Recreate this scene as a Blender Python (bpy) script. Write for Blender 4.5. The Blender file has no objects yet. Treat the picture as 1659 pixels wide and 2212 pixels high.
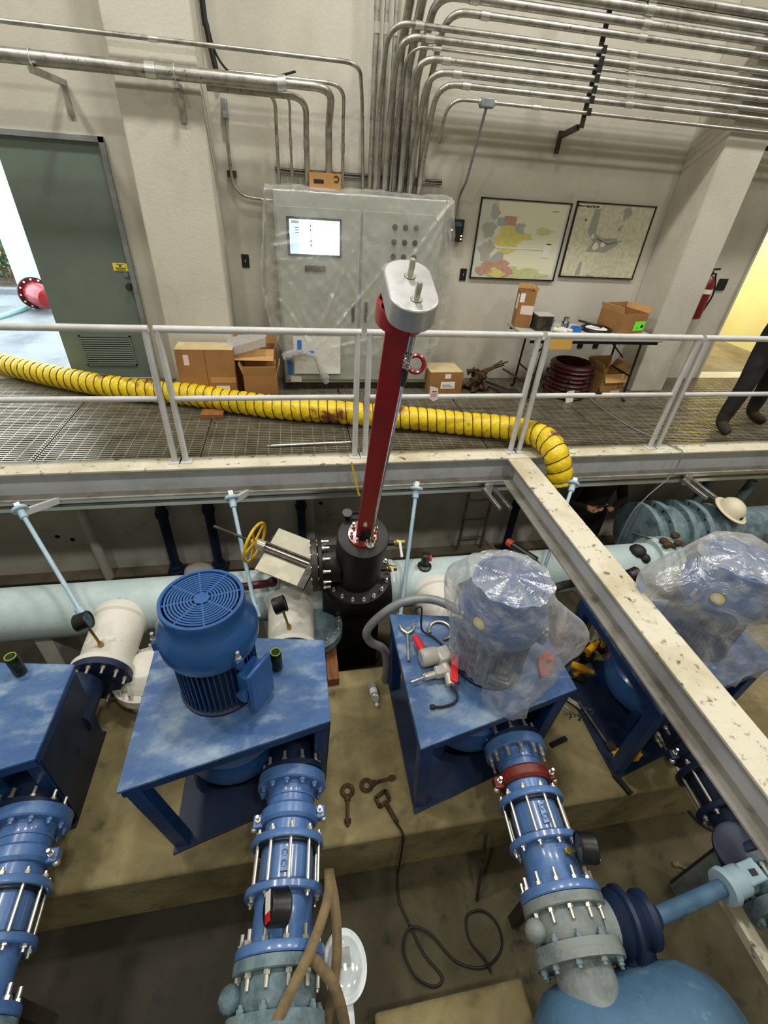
import bpy, bmesh, math, random
from mathutils import Vector, Matrix
random.seed(7)
S = bpy.context.scene
COL = S.collection
PI = math.pi
V = Vector
# ------------------------------------------------------------------ camera
cam = bpy.data.objects.new('camera', bpy.data.cameras.new('camera')); COL.objects.link(cam)
_r = V((0.9836, -0.1695, 0.0615)).normalized(); _f = V((0.173, 0.7905, -0.5875)); _f = (_f - _r * _f.dot(_r)).normalized(); _u = _r.cross(_f)
cam.matrix_world = Matrix(((_r.x, _u.x, -_f.x, 0), (_r.y, _u.y, -_f.y, 0), (_r.z, _u.z, -_f.z, 2.01), (0, 0, 0, 1)))
cam.data.sensor_fit = 'VERTICAL'; cam.data.sensor_height = 36; cam.data.sensor_width = 27; cam.data.lens = 16.188
cam.data.clip_start = .05; cam.data.clip_end = 200
S.camera = cam
# ------------------------------------------------------------------ world, lamps, exposure
W = bpy.data.worlds.new('overcast_sky'); S.world = W; W.use_nodes = True
bg = W.node_tree.nodes['Background']; bg.inputs[0].default_value = (.78, .90, 1.0, 1); bg.inputs[1].default_value = 3.2
LAMP_POS = [(-3.2, 3.1, 6.3), (.2, 3.1, 6.3), (3.6, 3.1, 6.3), (7.0, 3.1, 6.3), (-2.6, -1.2, 6.3), (1.2, -1.2, 6.3), (5.0, -1.2, 6.3)]
LAMP_POWER = [95, 95, 95, 85, 70, 70, 70]
for p_, w_ in zip(LAMP_POS, LAMP_POWER):
    l_ = bpy.data.lights.new('high_bay_light', 'AREA'); l_.shape = 'DISK'; l_.size = .55; l_.energy = w_; l_.color = (1, .97, .9)
    o_ = bpy.data.objects.new('high_bay_light', l_); COL.objects.link(o_); o_.location = (p_[0], p_[1], p_[2] - .02)
S.view_settings.view_transform = 'Standard'; S.view_settings.look = 'None'
S.view_settings.exposure = 0.55; S.view_settings.gamma = 1; S.view_settings.use_curve_mapping = False
# ------------------------------------------------------------------ mesh helpers
def basis(d):
    d = V(d).normalized(); a = V((0, 0, 1)) if abs(d.z) < .9 else V((1, 0, 0))
    x = a.cross(d).normalized(); return x, d.cross(x), d
class MB:
    def __init__(s): s.v = []; s.f = []
    def add(s, vs, fs):
        n = len(s.v); s.v += [V(p) for p in vs]; s.f += [tuple(i + n for i in q) for q in fs]; return s
    def obox(s, c, ax, ay, az):
        c, ax, ay, az = V(c), V(ax), V(ay), V(az)
        return s.add([c + i * ax + j * ay + k * az for k in (-1, 1) for j in (-1, 1) for i in (-1, 1)],
                     [(0, 2, 3, 1), (4, 5, 7, 6), (0, 1, 5, 4), (2, 6, 7, 3), (0, 4, 6, 2), (1, 3, 7, 5)])
    def box(s, x0, x1, y0, y1, z0, z1):
        return s.obox(((x0 + x1) / 2, (y0 + y1) / 2, (z0 + z1) / 2), ((x1 - x0) / 2, 0, 0), (0, (y1 - y0) / 2, 0), (0, 0, (z1 - z0) / 2))
    def bar(s, p0, p1, w, h=None, up=(0, 0, 1)):
        p0, p1 = V(p0), V(p1); d = p1 - p0; n = d.normalized(); h = h or w
        x = n.cross(V(up)); x = x.normalized() if x.length > 1e-4 else basis(n)[0]; y = x.cross(n)
        return s.obox((p0 + p1) / 2, d / 2, x * w / 2, y * h / 2)
    def lathe(s, o, axis, prof, n=24, caps=True, arc=None):
        o = V(o); x, y, d = basis(axis); base = len(s.v); m = len(prof)
        closed = arc is None; k = n if closed else n + 1; a0, a1 = arc or (0, 2 * PI)
        for t, r in prof:
            for i in range(k):
                a = a0 + (a1 - a0) * i / n; s.v.append(o + d * t + (x * math.cos(a) + y * math.sin(a)) * r)
        for j in range(m - 1):
            for i in range(n):
                i2 = (i + 1) % k if closed else i + 1
                s.f.append((base + j * k + i, base + j * k + i2, base + (j + 1) * k + i2, base + (j + 1) * k + i))
        if caps and closed:
            if prof[0][1] > 1e-5: s.f.append(tuple(base + i for i in range(k))[::-1])
            if prof[-1][1] > 1e-5: s.f.append(tuple(base + (m - 1) * k + i for i in range(k)))
        return s
    def cyl(s, p0, p1, r0, r1=None, n=20, caps=True):
        p0, p1 = V(p0), V(p1); d = p1 - p0
        return s.lathe(p0, d, [(0, r0), (d.length, r0 if r1 is None else r1)], n, caps)
    def pipe(s, p0, p1, ro, ri, n=32):
        d = V(p1) - V(p0); L = d.length
        return s.lathe(p0, d, [(0, ri), (0, ro), (L, ro), (L, ri), (0, ri)], n, False)
    def tube(s, pts, r, n=10, caps=True, closed=False):
        pts = [V(p) for p in pts]; m = len(pts); R = r if isinstance(r, (list, tuple)) else [r] * m; base = len(s.v)
        T = []
        for i in range(m):
            a = pts[(i - 1) % m] if (closed or i > 0) else pts[i]; b = pts[(i + 1) % m] if (closed or i < m - 1) else pts[i]
            T.append((b - a).normalized())
        x = basis(T[0])[0]
        for i in range(m):
            x = (x - T[i] * x.dot(T[i])); x = x.normalized() if x.length > 1e-6 else basis(T[i])[0]; y = T[i].cross(x)
            for k in range(n):
                a = 2 * PI * k / n; s.v.append(pts[i] + (x * math.cos(a) + y * math.sin(a)) * R[i])
        for i in range(m if closed else m - 1):
            j = (i + 1) % m
            for k in range(n):
                k2 = (k + 1) % n; s.f.append((base + i * n + k, base + i * n + k2, base + j * n + k2, base + j * n + k))
        if caps and not closed:
            s.f.append(tuple(base + k for k in range(n))[::-1]); s.f.append(tuple(base + (m - 1) * n + k for k in range(n)))
        return s
    def torus(s, c, axis, R, r, n=28, m=8, a0=0, a1=2 * PI):
        x, y, d = basis(axis); c = V(c); full = abs(a1 - a0 - 2 * PI) < 1e-6
        k = n if full else n + 1
        return s.tube([c + (x * math.cos(a0 + (a1 - a0) * i / n) + y * math.sin(a0 + (a1 - a0) * i / n)) * R for i in range(k)], r, m, True, full)
    def prism(s, poly, z0, z1):
        n = len(poly); b = len(s.v); s.v += [V((p[0], p[1], z0)) for p in poly] + [V((p[0], p[1], z1)) for p in poly]
        s.f.append(tuple(b + i for i in range(n))[::-1]); s.f.append(tuple(b + n + i for i in range(n)))
        for i in range(n): j = (i + 1) % n; s.f.append((b + i, b + j, b + n + j, b + n + i))
        return s
    def sphere(s, c, rx, ry=None, rz=None, n=20, m=12):
        ry = ry or rx; rz = rz or rx; c = V(c)
        k = len(s.v); s.lathe((0, 0, 0), (0, 0, 1), [(-math.cos(PI * j / m), math.sin(PI * j / m)) for j in range(m + 1)], n, False)
        for i in range(k, len(s.v)): p = s.v[i]; s.v[i] = c + V((p.x * rx, p.y * ry, p.z * rz))
        return s
    def grid(s, fn, nu, nv):
        b = len(s.v)
        for j in range(nv + 1):
            for i in range(nu + 1): s.v.append(V(fn(i / nu, j / nv)))
        for j in range(nv):
            for i in range(nu): a = b + j * (nu + 1) + i; s.f.append((a, a + 1, a + nu + 2, a + nu + 1))
        return s
    def xf(s, M, start=0):
        for i in range(start, len(s.v)): s.v[i] = M @ s.v[i]
        return s
    def build(s, name, mat, parent=None, bevel=0, smooth=32, local=False, weld=True):
        me = bpy.data.meshes.new(name); off = V((0, 0, 0)) if (parent is None or local) else wloc(parent)
        me.from_pydata([tuple(p - off) for p in s.v], [], s.f)
        b = bmesh.new(); b.from_mesh(me)
        if weld: bmesh.ops.remove_doubles(b, verts=b.verts, dist=1e-5)
        bmesh.ops.recalc_face_normals(b, faces=b.faces); b.to_mesh(me); b.free()
        me.materials.append(M_[mat] if isinstance(mat, str) else mat)
        if smooth:
            for p in me.polygons: p.use_smooth = True
            me.set_sharp_from_angle(angle=math.radians(smooth))
        o = bpy.data.objects.new(name, me); COL.objects.link(o); o.parent = parent
        if bevel:
            md = o.modifiers.new('bevel', 'BEVEL'); md.width = bevel; md.segments = 2; md.limit_method = 'ANGLE'; md.angle_limit = math.radians(40)
        return o
def wloc(o):
    p = V((0, 0, 0))
    while o is not None: p += o.location; o = o.parent
    return p
def tag(o, label=None, cat=None, group=None, kind=None):
    if label: o['label'] = label
    if cat: o['category'] = cat
    if group: o['group'] = group
    if kind: o['kind'] = kind
    return o
def thing(name, label, cat, loc=(0, 0, 0), group=None):
    o = bpy.data.objects.new(name, None); COL.objects.link(o); o.location = loc; o.empty_display_size = .1
    return tag(o, label, cat, group)
def single(mb, name, mat, label, cat, group=None, **k):
    return tag(mb.build(name, mat, **k), label, cat, group)
def share(src, loc, parent, rot=None):
    o = src.copy(); COL.objects.link(o); o.parent = parent; o.location = V(loc) - (wloc(parent) if parent else V((0, 0, 0)))
    if rot is not None: o.rotation_euler = rot
    return o
def copy_tree(o, parent=None):
    c = o.copy(); COL.objects.link(c); c.parent = parent
    for ch in o.children: copy_tree(ch, c)
    return c
def fillet(pts, r, seg=6):
    pts = [V(p) for p in pts]; out = [pts[0]]
    for i in range(1, len(pts) - 1):
        a, b, c = pts[i - 1], pts[i], pts[i + 1]; d1 = (a - b); d2 = (c - b); l1, l2 = d1.length, d2.length; d1.normalize(); d2.normalize()
        ang = d1.angle(d2); t = min(r / max(math.tan(ang / 2), 1e-3), l1 * .49, l2 * .49)
        p, q = b + d1 * t, b + d2 * t
        for k in range(seg + 1):
            s = k / seg; out.append((1 - s) ** 2 * p + 2 * s * (1 - s) * b + s * s * q)
    return out + [pts[-1]]
def spline(pts, k=8):
    pts = [V(p) for p in pts]; P = [pts[0] * 2 - pts[1]] + pts + [pts[-1] * 2 - pts[-2]]; out = []
    for i in range(1, len(P) - 2):
        for j in range(k):
            t = j / k; a, b, c, d = P[i - 1], P[i], P[i + 1], P[i + 2]
            out.append(.5 * (2 * b + (c - a) * t + (2 * a - 5 * b + 4 * c - d) * t * t + (3 * b - a - 3 * c + d) * t ** 3))
    return out + [pts[-1]]
# ------------------------------------------------------------------ materials
M_ = {}
def lin(h):
    if isinstance(h, str): h = tuple(int(h[i:i + 2], 16) / 255 for i in (0, 2, 4))
    return tuple(((c + .055) / 1.055) ** 2.4 if c > .04045 else c / 12.92 for c in h) + (1,)
def mat(name, col, rough=.5, metal=0, col2=None, scale=4, lo=.45, hi=.65, col3=None, scale3=20, lo3=.6, hi3=.68, bump=0, bscale=60, emit=0, stretch=(1, 1, 1), coat=0, spec=.5, detail=6):
    m = bpy.data.materials.new(name); m.use_nodes = True; N = m.node_tree.nodes; Lk = m.node_tree.links; b = N['Principled BSDF']
    b.inputs['Base Color'].default_value = lin(col); b.inputs['Roughness'].default_value = rough; b.inputs['Metallic'].default_value = metal
    b.inputs['Specular IOR Level'].default_value = spec
    if coat: b.inputs['Coat Weight'].default_value = coat; b.inputs['Coat Roughness'].default_value = .15
    tc = N.new('ShaderNodeTexCoord'); mp = N.new('ShaderNodeMapping'); mp.inputs['Scale'].default_value = stretch; Lk.new(tc.outputs['Object'], mp.inputs[0])
    cur = None
    def layer(prev, c, sc, l, h):
        n = N.new('ShaderNodeTexNoise'); n.inputs['Scale'].default_value = sc; n.inputs['Detail'].default_value = detail; n.inputs['Roughness'].default_value = .62
        Lk.new(mp.outputs[0], n.inputs['Vector']); mr = N.new('ShaderNodeMapRange'); mr.inputs[1].default_value = l; mr.inputs[2].default_value = h; Lk.new(n.outputs[0], mr.inputs[0])
        mx = N.new('ShaderNodeMix'); mx.data_type = 'RGBA'; Lk.new(mr.outputs[0], mx.inputs[0]); mx.inputs[7].default_value = lin(c)
        if prev is None: mx.inputs[6].default_value = lin(col)
        else: Lk.new(prev, mx.inputs[6])
        return mx.outputs[2]
    if col2 is not None: cur = layer(None, col2, scale, lo, hi)
    if col3 is not None: cur = layer(cur, col3, scale3, lo3, hi3)
    if cur is not None: Lk.new(cur, b.inputs['Base Color'])
    if bump:
        n = N.new('ShaderNodeTexNoise'); n.inputs['Scale'].default_value = bscale; n.inputs['Detail'].default_value = 4; Lk.new(mp.outputs[0], n.inputs['Vector'])
        bp = N.new('ShaderNodeBump'); bp.inputs['Strength'].default_value = bump; bp.inputs['Distance'].default_value = .02; Lk.new(n.outputs[0], bp.inputs['Height']); Lk.new(bp.outputs[0], b.inputs['Normal'])
    if emit:
        b.inputs['Emission Color'].default_value = lin(col); b.inputs['Emission Strength'].default_value = emit
    M_[name] = m; return m
mat('wall_paint', 'c6c2b5', .85, col2='bab5a6', scale=1.2, col3='a9a290', scale3=3.5, lo3=.62, hi3=.8, bump=.12, bscale=45)
mat('pit_wall', 'c4c2b8', .9, col2='aba89b', scale=1.5, col3='807b6c', scale3=3, lo3=.6, hi3=.8, bump=.12, bscale=30)
mat('pad_concrete', '93875f', .9, col2='665b3f', scale=2.2, lo=.4, hi=.68, col3='3f3828', scale3=5, lo3=.58, hi3=.8, bump=.25, bscale=35)
mat('pit_floor', '5a523a', .8, col2='39331f', scale=1.3, lo=.42, hi=.7, col3='1b1914', scale3=7, lo3=.56, hi3=.74, bump=.25, bscale=18)
mat('deck_slab', '857c68', .9, col2='6a624f', scale=2, bump=.1)
mat('asphalt', '8f9496', .7, col2='6e7376', scale=1.5, col3='b8bcbc', scale3=30, lo3=.62, hi3=.7, bump=.2)
mat('soil', '4a3c30', .95, col2='7a6650', scale=14, bump=.4)
mat('galvanised', 'b3b1aa', .38, .85, col2='8d8b84', scale=9, col3='6f6c64', scale3=30, stretch=(1, 1, 1))
mat('galv_bright', 'd5d5d0', .3, .8)
mat('galv_grating', 'a39c8b', .36, .6, col2='8d8471', scale=6)
mat('dark_steel', '3b3833', .5, .6, col2='57524a', scale=18)
mat('black_steel', '0c0c0d', .5, .1, col2='151516', scale=6)
mat('black_plastic', '0e0e0f', .4)
mat('rail_paint', 'c9cacb', .45, col2='bcbbb6', scale=5, col3='8d8472', scale3=18, lo3=.68, hi3=.78)
mat('beam_paint', 'c4c8d0', .5, col2='b2b5ba', scale=3, col3='8b8779', scale3=10, lo3=.64, hi3=.78)
mat('beam_top', 'd2ccb8', .75, col2='b9af93', scale=2.5, col3='51462f', scale3=16, lo3=.585, hi3=.68)
mat('beam_dirty', '9d9a92', .7, col2='7f7a70', scale=4, col3='625c50', scale3=12, lo3=.6, hi3=.75)
mat('aluminium', 'c8c9cb', .36, .75, col2='b5b6b9', scale=8)
mat('chrome', 'd8d8da', .15, 1)
mat('bolt_zinc', 'c9c6bb', .3, .75)
mat('red_paint', '9c0d18', .32, col2='8a0b15', scale=4, coat=.4)
mat('red_dark', '4a0a10', .5, col2='30070b', scale=9)
mat('maroon', '6d2218', .5, col2='55190f', scale=8)
mat('blue_shaded', '163769', .42, col2='122d59', scale=3, bump=.05)  # same blue pump paint, with the shade below the tops put into the colour
mat('blue_top', '2b5288', .55, col2='5f7a9c', scale=2.4, lo=.4, hi=.7, col3='8fa1b2', scale3=5, lo3=.5, hi3=.74, bump=.06, stretch=(1, 1.6, 1))
mat('blue_motor', '21528f', .36, col2='3a659c', scale=3.5, lo=.55, hi=.8, coat=.3)
mat('blue_dark', '0f2342', .5, col2='0a1830', scale=5)
mat('blue_discharge', '4f74a9', .36, col2='41649a', scale=5, coat=.4, bump=.05)
mat('blue_header', '4a6d8a', .55, col2='3c5c78', scale=4, col3='6f93ab', scale3=14, lo3=.6, hi3=.8, bump=.08)
mat('teal_cast', '6d8288', .6, col2='455a62', scale=8, col3='8f9a92', scale3=18, lo3=.6, hi3=.8, bump=.2)
mat('grey_cast', '7c8484', .6, col2='5d6668', scale=7, col3='8d8968', scale3=9, lo3=.58, hi3=.8, bump=.2)
mat('pale_header', 'b3c4c4', .5, col2='a3b6b8', scale=2.5, col3='7d9799', scale3=16, lo3=.62, hi3=.8, bump=.08)
mat('pale_blue', 'a5bfcd', .5, col2='8fb0c2', scale=6)
mat('white_valve', 'd7d3c9', .5, col2='c8c3b6', scale=3, col3='9b958a', scale3=11, lo3=.62, hi3=.8, bump=.1)
mat('white_paint', 'dfe6ea', .5, col2='d2d9dd', scale=3)
mat('yellow_hose', 'e3c40c', .42, col2='d4b106', scale=7, col3='6b3410', scale3=2.6, lo3=.565, hi3=.64, bump=.25, bscale=40, coat=.2)
mat('yellow_paint', 'd9b114', .4, col2='b48b0a', scale=9)
mat('rust', '4f3a22', .8, .2, col2='2f2214', scale=20, bump=.3)
mat('brass', 'a08a4a', .35, .8)
mat('cardboard', '9a6f40', .85, col2='8c6236', scale=3)
mat('cardboard_in', 'b58b57', .85, col2='a67c4a', scale=3)
mat('cardboard_pale', 'c2b189', .85, col2='b39f74', scale=6)
mat('paper', 'e9e8e4', .7)
mat('label_pink', 'e4cfc8', .7)
mat('lime', '74ee3c', .6)
mat('tape_blue', '2f6fc0', .6)
mat('tan_envelope', 'd2a650', .7)
mat('door_green', '68756c', .45, col2='616e66', scale=2)
mat('stainless', '8f8b7c', .45, .55, col2='a6a08c', scale=5)
mat('panel_grey', 'a7aca4', .5, col2='9ca199', scale=2)
mat('sign_yellow', 'e8d23a', .6)
mat('ink', '16140f', .7)
mat('screen_dark', '14161a', .3)
mat('screen_lit', 'dff0f7', .4, emit=2.6)
mat('screen_grey', '9fb3bf', .4, emit=1.2)
mat('screen_mark', '37505a', .5)
mat('led', 'ffd9a0', .4, emit=4)
mat('wood', '8d5c30', .7, col2='6f4522', scale=6, stretch=(8, 1, 8))
mat('grey_conduit', '8b8f91', .45, .2, col2='7b7f82', scale=6)
mat('cable_black', '14130f', .6)
mat('strap', '7b6a4a', .85, col2='60513a', scale=12)
mat('orange_red', 'c2412a', .45)
mat('red_plastic', 'd3262b', .4)
mat('tool_grey', 'b9b6b0', .4, .2)
mat('yellow_tool', 'e5a910', .45)
mat('can_black', '10130d', .3, .3, col2='2c3a12', scale=30)
mat('can_green', '9fd020', .3, .4)
mat('bush', '4d6b3e', .7, col2='2f4a2a', scale=30, col3='a9c3a0', scale3=14)
mat('jacket', '0b0b0d', .85, bump=.2, bscale=20)
mat('jacket_brown', '16120f', .85, bump=.2, bscale=20)
mat('trousers', '0f1014', .85, bump=.2, bscale=20)
mat('boots', '2b2018', .8)
mat('skin', 'b98468', .55)
mat('hair', '2a1e16', .8)
mat('hat_shell', 'd8d0b4', .45)
mat('extinguisher', '6b0f14', .35)
mat('cream_room', 'e9e2b8', .7, col2='e0d7a6', scale=1)
mat('garden_hose', '9fd0cd', .5)
mat('map_sheet', 'c6cabd', .6, col2='bcc1b2', scale=5)
mat('map_grey', 'a7a79c', .6); mat('map_yellow', 'cfc778', .6, col2='c4bb62', scale=20); mat('map_red', 'bd9384', .6, col2='b08275', scale=25)
mat('map_teal', '8fb0aa', .6); mat('map_green', 'b9bd86', .6, col2='c7c79a', scale=14); mat('map_pale', 'd8d7bc', .6); mat('map_white', 'dcdcd2', .6)
mat('map_relief', 'cfccb2', .6, col2='b3b095', scale=22, lo=.4, hi=.7)
mat('map_lake', '9a9a92', .6)
mat('clear_bottle', 'c9d3d6', .1, spec=.8)
def darken_left(m):  # mixes near-black into the colour towards low X, edge broken by noise
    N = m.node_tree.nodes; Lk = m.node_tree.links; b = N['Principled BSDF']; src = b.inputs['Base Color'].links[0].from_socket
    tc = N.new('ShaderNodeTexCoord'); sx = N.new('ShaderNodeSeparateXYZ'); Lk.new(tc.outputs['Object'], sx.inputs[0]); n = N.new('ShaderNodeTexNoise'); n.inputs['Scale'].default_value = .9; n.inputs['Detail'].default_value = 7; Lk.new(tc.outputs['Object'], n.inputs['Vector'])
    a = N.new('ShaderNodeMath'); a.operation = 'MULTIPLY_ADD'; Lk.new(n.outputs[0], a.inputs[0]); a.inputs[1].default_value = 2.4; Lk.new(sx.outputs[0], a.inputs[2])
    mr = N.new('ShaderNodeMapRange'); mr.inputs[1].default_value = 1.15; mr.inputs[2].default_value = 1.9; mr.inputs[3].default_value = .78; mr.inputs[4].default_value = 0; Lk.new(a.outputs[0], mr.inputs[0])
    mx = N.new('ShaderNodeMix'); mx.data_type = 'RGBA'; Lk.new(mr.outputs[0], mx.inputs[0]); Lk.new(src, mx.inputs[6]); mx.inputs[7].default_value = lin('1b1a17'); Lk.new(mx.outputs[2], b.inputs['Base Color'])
def film(name, base, clear, rough, wscale, bumps, tint=(1, 1, 1, 1)):
    m = bpy.data.materials.new(name); m.use_nodes = True; N = m.node_tree.nodes; Lk = m.node_tree.links; N.remove(N['Principled BSDF']); out = N['Material Output']
    tc = N.new('ShaderNodeTexCoord'); n = N.new('ShaderNodeTexNoise'); n.inputs['Scale'].default_value = wscale; n.inputs['Detail'].default_value = 5; n.inputs['Distortion'].default_value = 1.6
    Lk.new(tc.outputs['Object'], n.inputs['Vector'])
    bp = N.new('ShaderNodeBump'); bp.inputs['Strength'].default_value = bumps; bp.inputs['Distance'].default_value = .03; Lk.new(n.outputs[0], bp.inputs['Height'])
    d = N.new('ShaderNodeBsdfDiffuse'); d.inputs[0].default_value = base; t = N.new('ShaderNodeBsdfTranslucent'); t.inputs[0].default_value = base
    g = N.new('ShaderNodeBsdfGlossy'); g.inputs['Roughness'].default_value = rough; g.inputs[0].default_value = (1, 1, 1, 1); tr = N.new('ShaderNodeBsdfTransparent'); tr.inputs[0].default_value = tint
    for q in (d, t, g): Lk.new(bp.outputs[0], q.inputs['Normal'])
    a = N.new('ShaderNodeMixShader'); a.inputs[0].default_value = .4; Lk.new(d.outputs[0], a.inputs[1]); Lk.new(t.outputs[0], a.inputs[2])
    b = N.new('ShaderNodeMixShader'); b.inputs[0].default_value = .35; Lk.new(a.outputs[0], b.inputs[1]); Lk.new(g.outputs[0], b.inputs[2])
    mr = N.new('ShaderNodeMapRange'); mr.inputs[1].default_value = .35; mr.inputs[2].default_value = .75; mr.inputs[3].default_value = clear + .1; mr.inputs[4].default_value = clear - .22; Lk.new(n.outputs[0], mr.inputs[0])
    lw = N.new('ShaderNodeLayerWeight'); lw.inputs[0].default_value = .25; sub = N.new('ShaderNodeMath'); sub.operation = 'MULTIPLY_ADD'; Lk.new(lw.outputs['Facing'], sub.inputs[0]); sub.inputs[1].default_value = -.45; Lk.new(mr.outputs[0], sub.inputs[2]); sub.use_clamp = True
    c = N.new('ShaderNodeMixShader'); Lk.new(sub.outputs[0], c.inputs[0]); Lk.new(b.outputs[0], c.inputs[1]); Lk.new(tr.outputs[0], c.inputs[2]); Lk.new(c.outputs[0], out.inputs[0])
    M_[name] = m
film('film_sheet', (.8, .8, .76, 1), .80, .3, 4, .45)
film('film_bag', (.82, .84, .86, 1), .75, .22, 6, .8)
film('bubble_wrap', (.85, .86, .85, 1), .3, .25, 60, 1)
film('film_bottle', (.85, .9, .9, 1), .7, .1, 3, .1)
darken_left(M_['pit_floor'])
# ------------------------------------------------------------------ SETTING
def struct(mb, name, mt, parent=None, **k):
    o = mb.build(name, mt, parent, **k); o['kind'] = 'structure'; return o
def group_struct(name, loc=(0, 0, 0)):
    o = bpy.data.objects.new(name, None); COL.objects.link(o); o.location = loc; o['kind'] = 'structure'; return o
FZ, PZ, TZ = -1.75, -1.20, -.42           # pit floor, pump plinth top, pump stand top
WY = 5.5                                   # back wall plane
# door opening X -4.05..-1.59 z0..2.12; lit passage opening X 5.5..6.7
struct(MB().box(-6, -4.15, WY, WY + .25, -.16, 7).box(-4.15, -1.56, WY, WY + .25, 2.13, 7).box(-1.56, 5.53, WY, WY + .25, -.16, 7).box(5.53, 6.75, WY, WY + .25, 2.25, 7).box(6.75, 10, WY, WY + .25, -.16, 7).box(-4.15, -1.56, WY, WY + .25, -.16, -.005).box(5.53, 6.75, WY, WY + .25, -.16, -.005), 'wall_back', 'wall_paint')
struct(MB().box(-1.25, -.62, 5.05, WY, 0, 7), 'wall_pier_door', 'wall_paint', bevel=.012)
struct(MB().box(4.16, 4.62, 5.0, WY, 0, 7), 'wall_pier_window', 'wall_paint', bevel=.012)
struct(MB().box(-6.25, -6, -5, 5.75, -2, 7), 'wall_left', 'wall_paint')
struct(MB().box(10, 10.25, -5, 5.75, -2, 7), 'wall_right', 'wall_paint')
struct(MB().box(-6.25, 10.25, -5.25, -5, -2, 7), 'wall_front', 'wall_paint')
struct(MB().box(-6.25, 10.25, -5.25, 5.75, 7, 7.2), 'ceiling', 'wall_paint')
struct(MB().box(-6, 10, 4.25, 4.45, FZ, -.16).box(-.36, .12, 4.12, 4.25, FZ, -.16).box(4.3, 4.8, 4.12, 4.25, FZ, -.16), 'wall_pit', 'pit_wall')
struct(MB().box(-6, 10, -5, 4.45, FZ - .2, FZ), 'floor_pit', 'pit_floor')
struct(MB().box(-6, 10, 4.1, 4.25, FZ, FZ + .012), 'baseboard_pit', 'deck_slab')
pl = MB().prism([(-6, 1.037), (10, 1.037), (10, 2.23), (-6, 2.23)], FZ, PZ)
struct(pl, 'floor_plinth', 'pad_concrete', bevel=.025)
struct(MB().box(-6, 10, 3.62, 5.5, -.16, -.046), 'floor_slab', 'deck_slab')
# grating deck: bearing bars along X, cross rods along Y, one panel beside the other
deck = group_struct('floor_grating', (0, 4.3, 0))
edges = [-6, -4.2, -2.1, -.83, .47, 1.75, 3.1, 4.45, 5.8, 7.5, 10]
for i in range(len(edges) - 1):
    a, b = edges[i] + .006, edges[i + 1] - .006; g = MB(); y = 3.63
    while y < 5.47:
        g.box(a, b, y, y + .012, -.045, 0); y += .034
    x = a + .05
    while x < b:
        g.box(x, x + .007, 3.62, 5.47, -.014, -.002); x += .1
    g.box(a, a + .006, 3.62, 5.48, -.045, 0); g.box(b - .006, b, 3.62, 5.48, -.045, 0)
    o = g.build('grating_panel', 'galv_grating', deck, smooth=0, weld=False); o['kind'] = 'stuff'
# passage behind the lit opening
struct(MB().box(5.0, 9, WY + .25, 9.5, -.2, 0), 'floor_passage', 'deck_slab')
struct(MB().box(5.3, 5.53, WY + .25, 9.5, 0, 3), 'wall_passage_left', 'cream_room')
struct(MB().box(7.6, 7.8, WY + .25, 9.5, 0, 3), 'wall_passage_right', 'cream_room')
struct(MB().box(5.3, 7.8, 9.5, 9.7, 0, 3), 'wall_passage_end', 'cream_room')
struct(MB().box(5.3, 7.8, WY + .25, 9.7, 3, 3.1), 'ceiling_passage', 'cream_room')
pl_ = bpy.data.lights.new('passage_light', 'AREA'); pl_.size = .6; pl_.energy = 70; pl_.color = (1, .93, .68)
po_ = bpy.data.objects.new('passage_light', pl_); COL.objects.link(po_); po_.location = (6.5, 7.4, 2.95)
d2 = group_struct('door_2', (5.6, 6.1, 0))
MB().box(5.62, 6.25, 6.9, 6.94, 0, 2.05).build('door_leaf', 'cream_room', d2)
struct(MB().box(5.53, 5.56, WY - .03, WY + .25, 0, 2.25).box(6.72, 6.75, WY - .03, WY + .25, 0, 2.25).box(5.53, 6.75, WY - .03, WY + .25, 2.2, 2.25), 'trim_1', 'wall_paint')
# double door: right leaf shut, left leaf swung away
d1 = group_struct('door_1', (-2.0, WY, 0))
MB().box(-2.43, -1.56, WY + .02, WY + .065, .0, 2.13).build('door_leaf', 'door_green', d1, bevel=.003)
lv = MB().box(-2.25, -1.74, WY + .005, WY + .02, .135, .15).box(-2.25, -1.74, WY + .005, WY + .02, .44, .455).box(-2.25, -2.235, WY + .005, WY + .02, .135, .455).box(-1.755, -1.74, WY + .005, WY + .02, .135, .455).build('louvre_frame', 'door_green', d1)
lv.data.materials[0] = M_['door_green']
MB().box(-2.235, -1.755, WY + .0185, WY + .0195, .15, .44).build('louvre_void', 'black_steel', d1)
sl = MB().obox((0, 0, 0), (.24, 0, 0), (0, .007, .006), (0, -.001, .0012)).build('louvre_slat', 'door_green', d1, local=True)
for i in range(12):
    q = sl if i == 0 else sl.copy()
    if i: COL.objects.link(q)
    q.parent = d1; q.location = V((-1.995, WY + .012, .165 + i * .0235)) - d1.location
kn = MB().lathe((-1.625, WY + .02, .945), (0, -1, 0), [(0, .034), (.008, .034), (.01, .014), (.03, .014), (.034, .026), (.05, .03), (.062, .024), (.066, 0)], 20).build('door_knob', 'dark_steel', d1)
MB().lathe((-1.63, WY + .02, 1.05), (0, -1, 0), [(0, .024), (.012, .022), (.014, .012), (.018, 0)], 18).build('deadbolt', 'door_green', d1)
sg = MB().box(-1.735, -1.6, WY + .013, WY + .019, 1.085, 1.155).build('warning_sign', 'sign_yellow', d1)
MB().box(-1.70, -1.635, WY + .0115, WY + .013, 1.144, 1.149).box(-1.678, -1.657, WY + .0115, WY + .013, 1.124, 1.138).box(-1.715, -1.62, WY + .0115, WY + .013, 1.108, 1.116).box(-1.71, -1.625, WY + .0115, WY + .013, 1.092, 1.1).build('sign_print', 'ink', sg)
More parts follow.
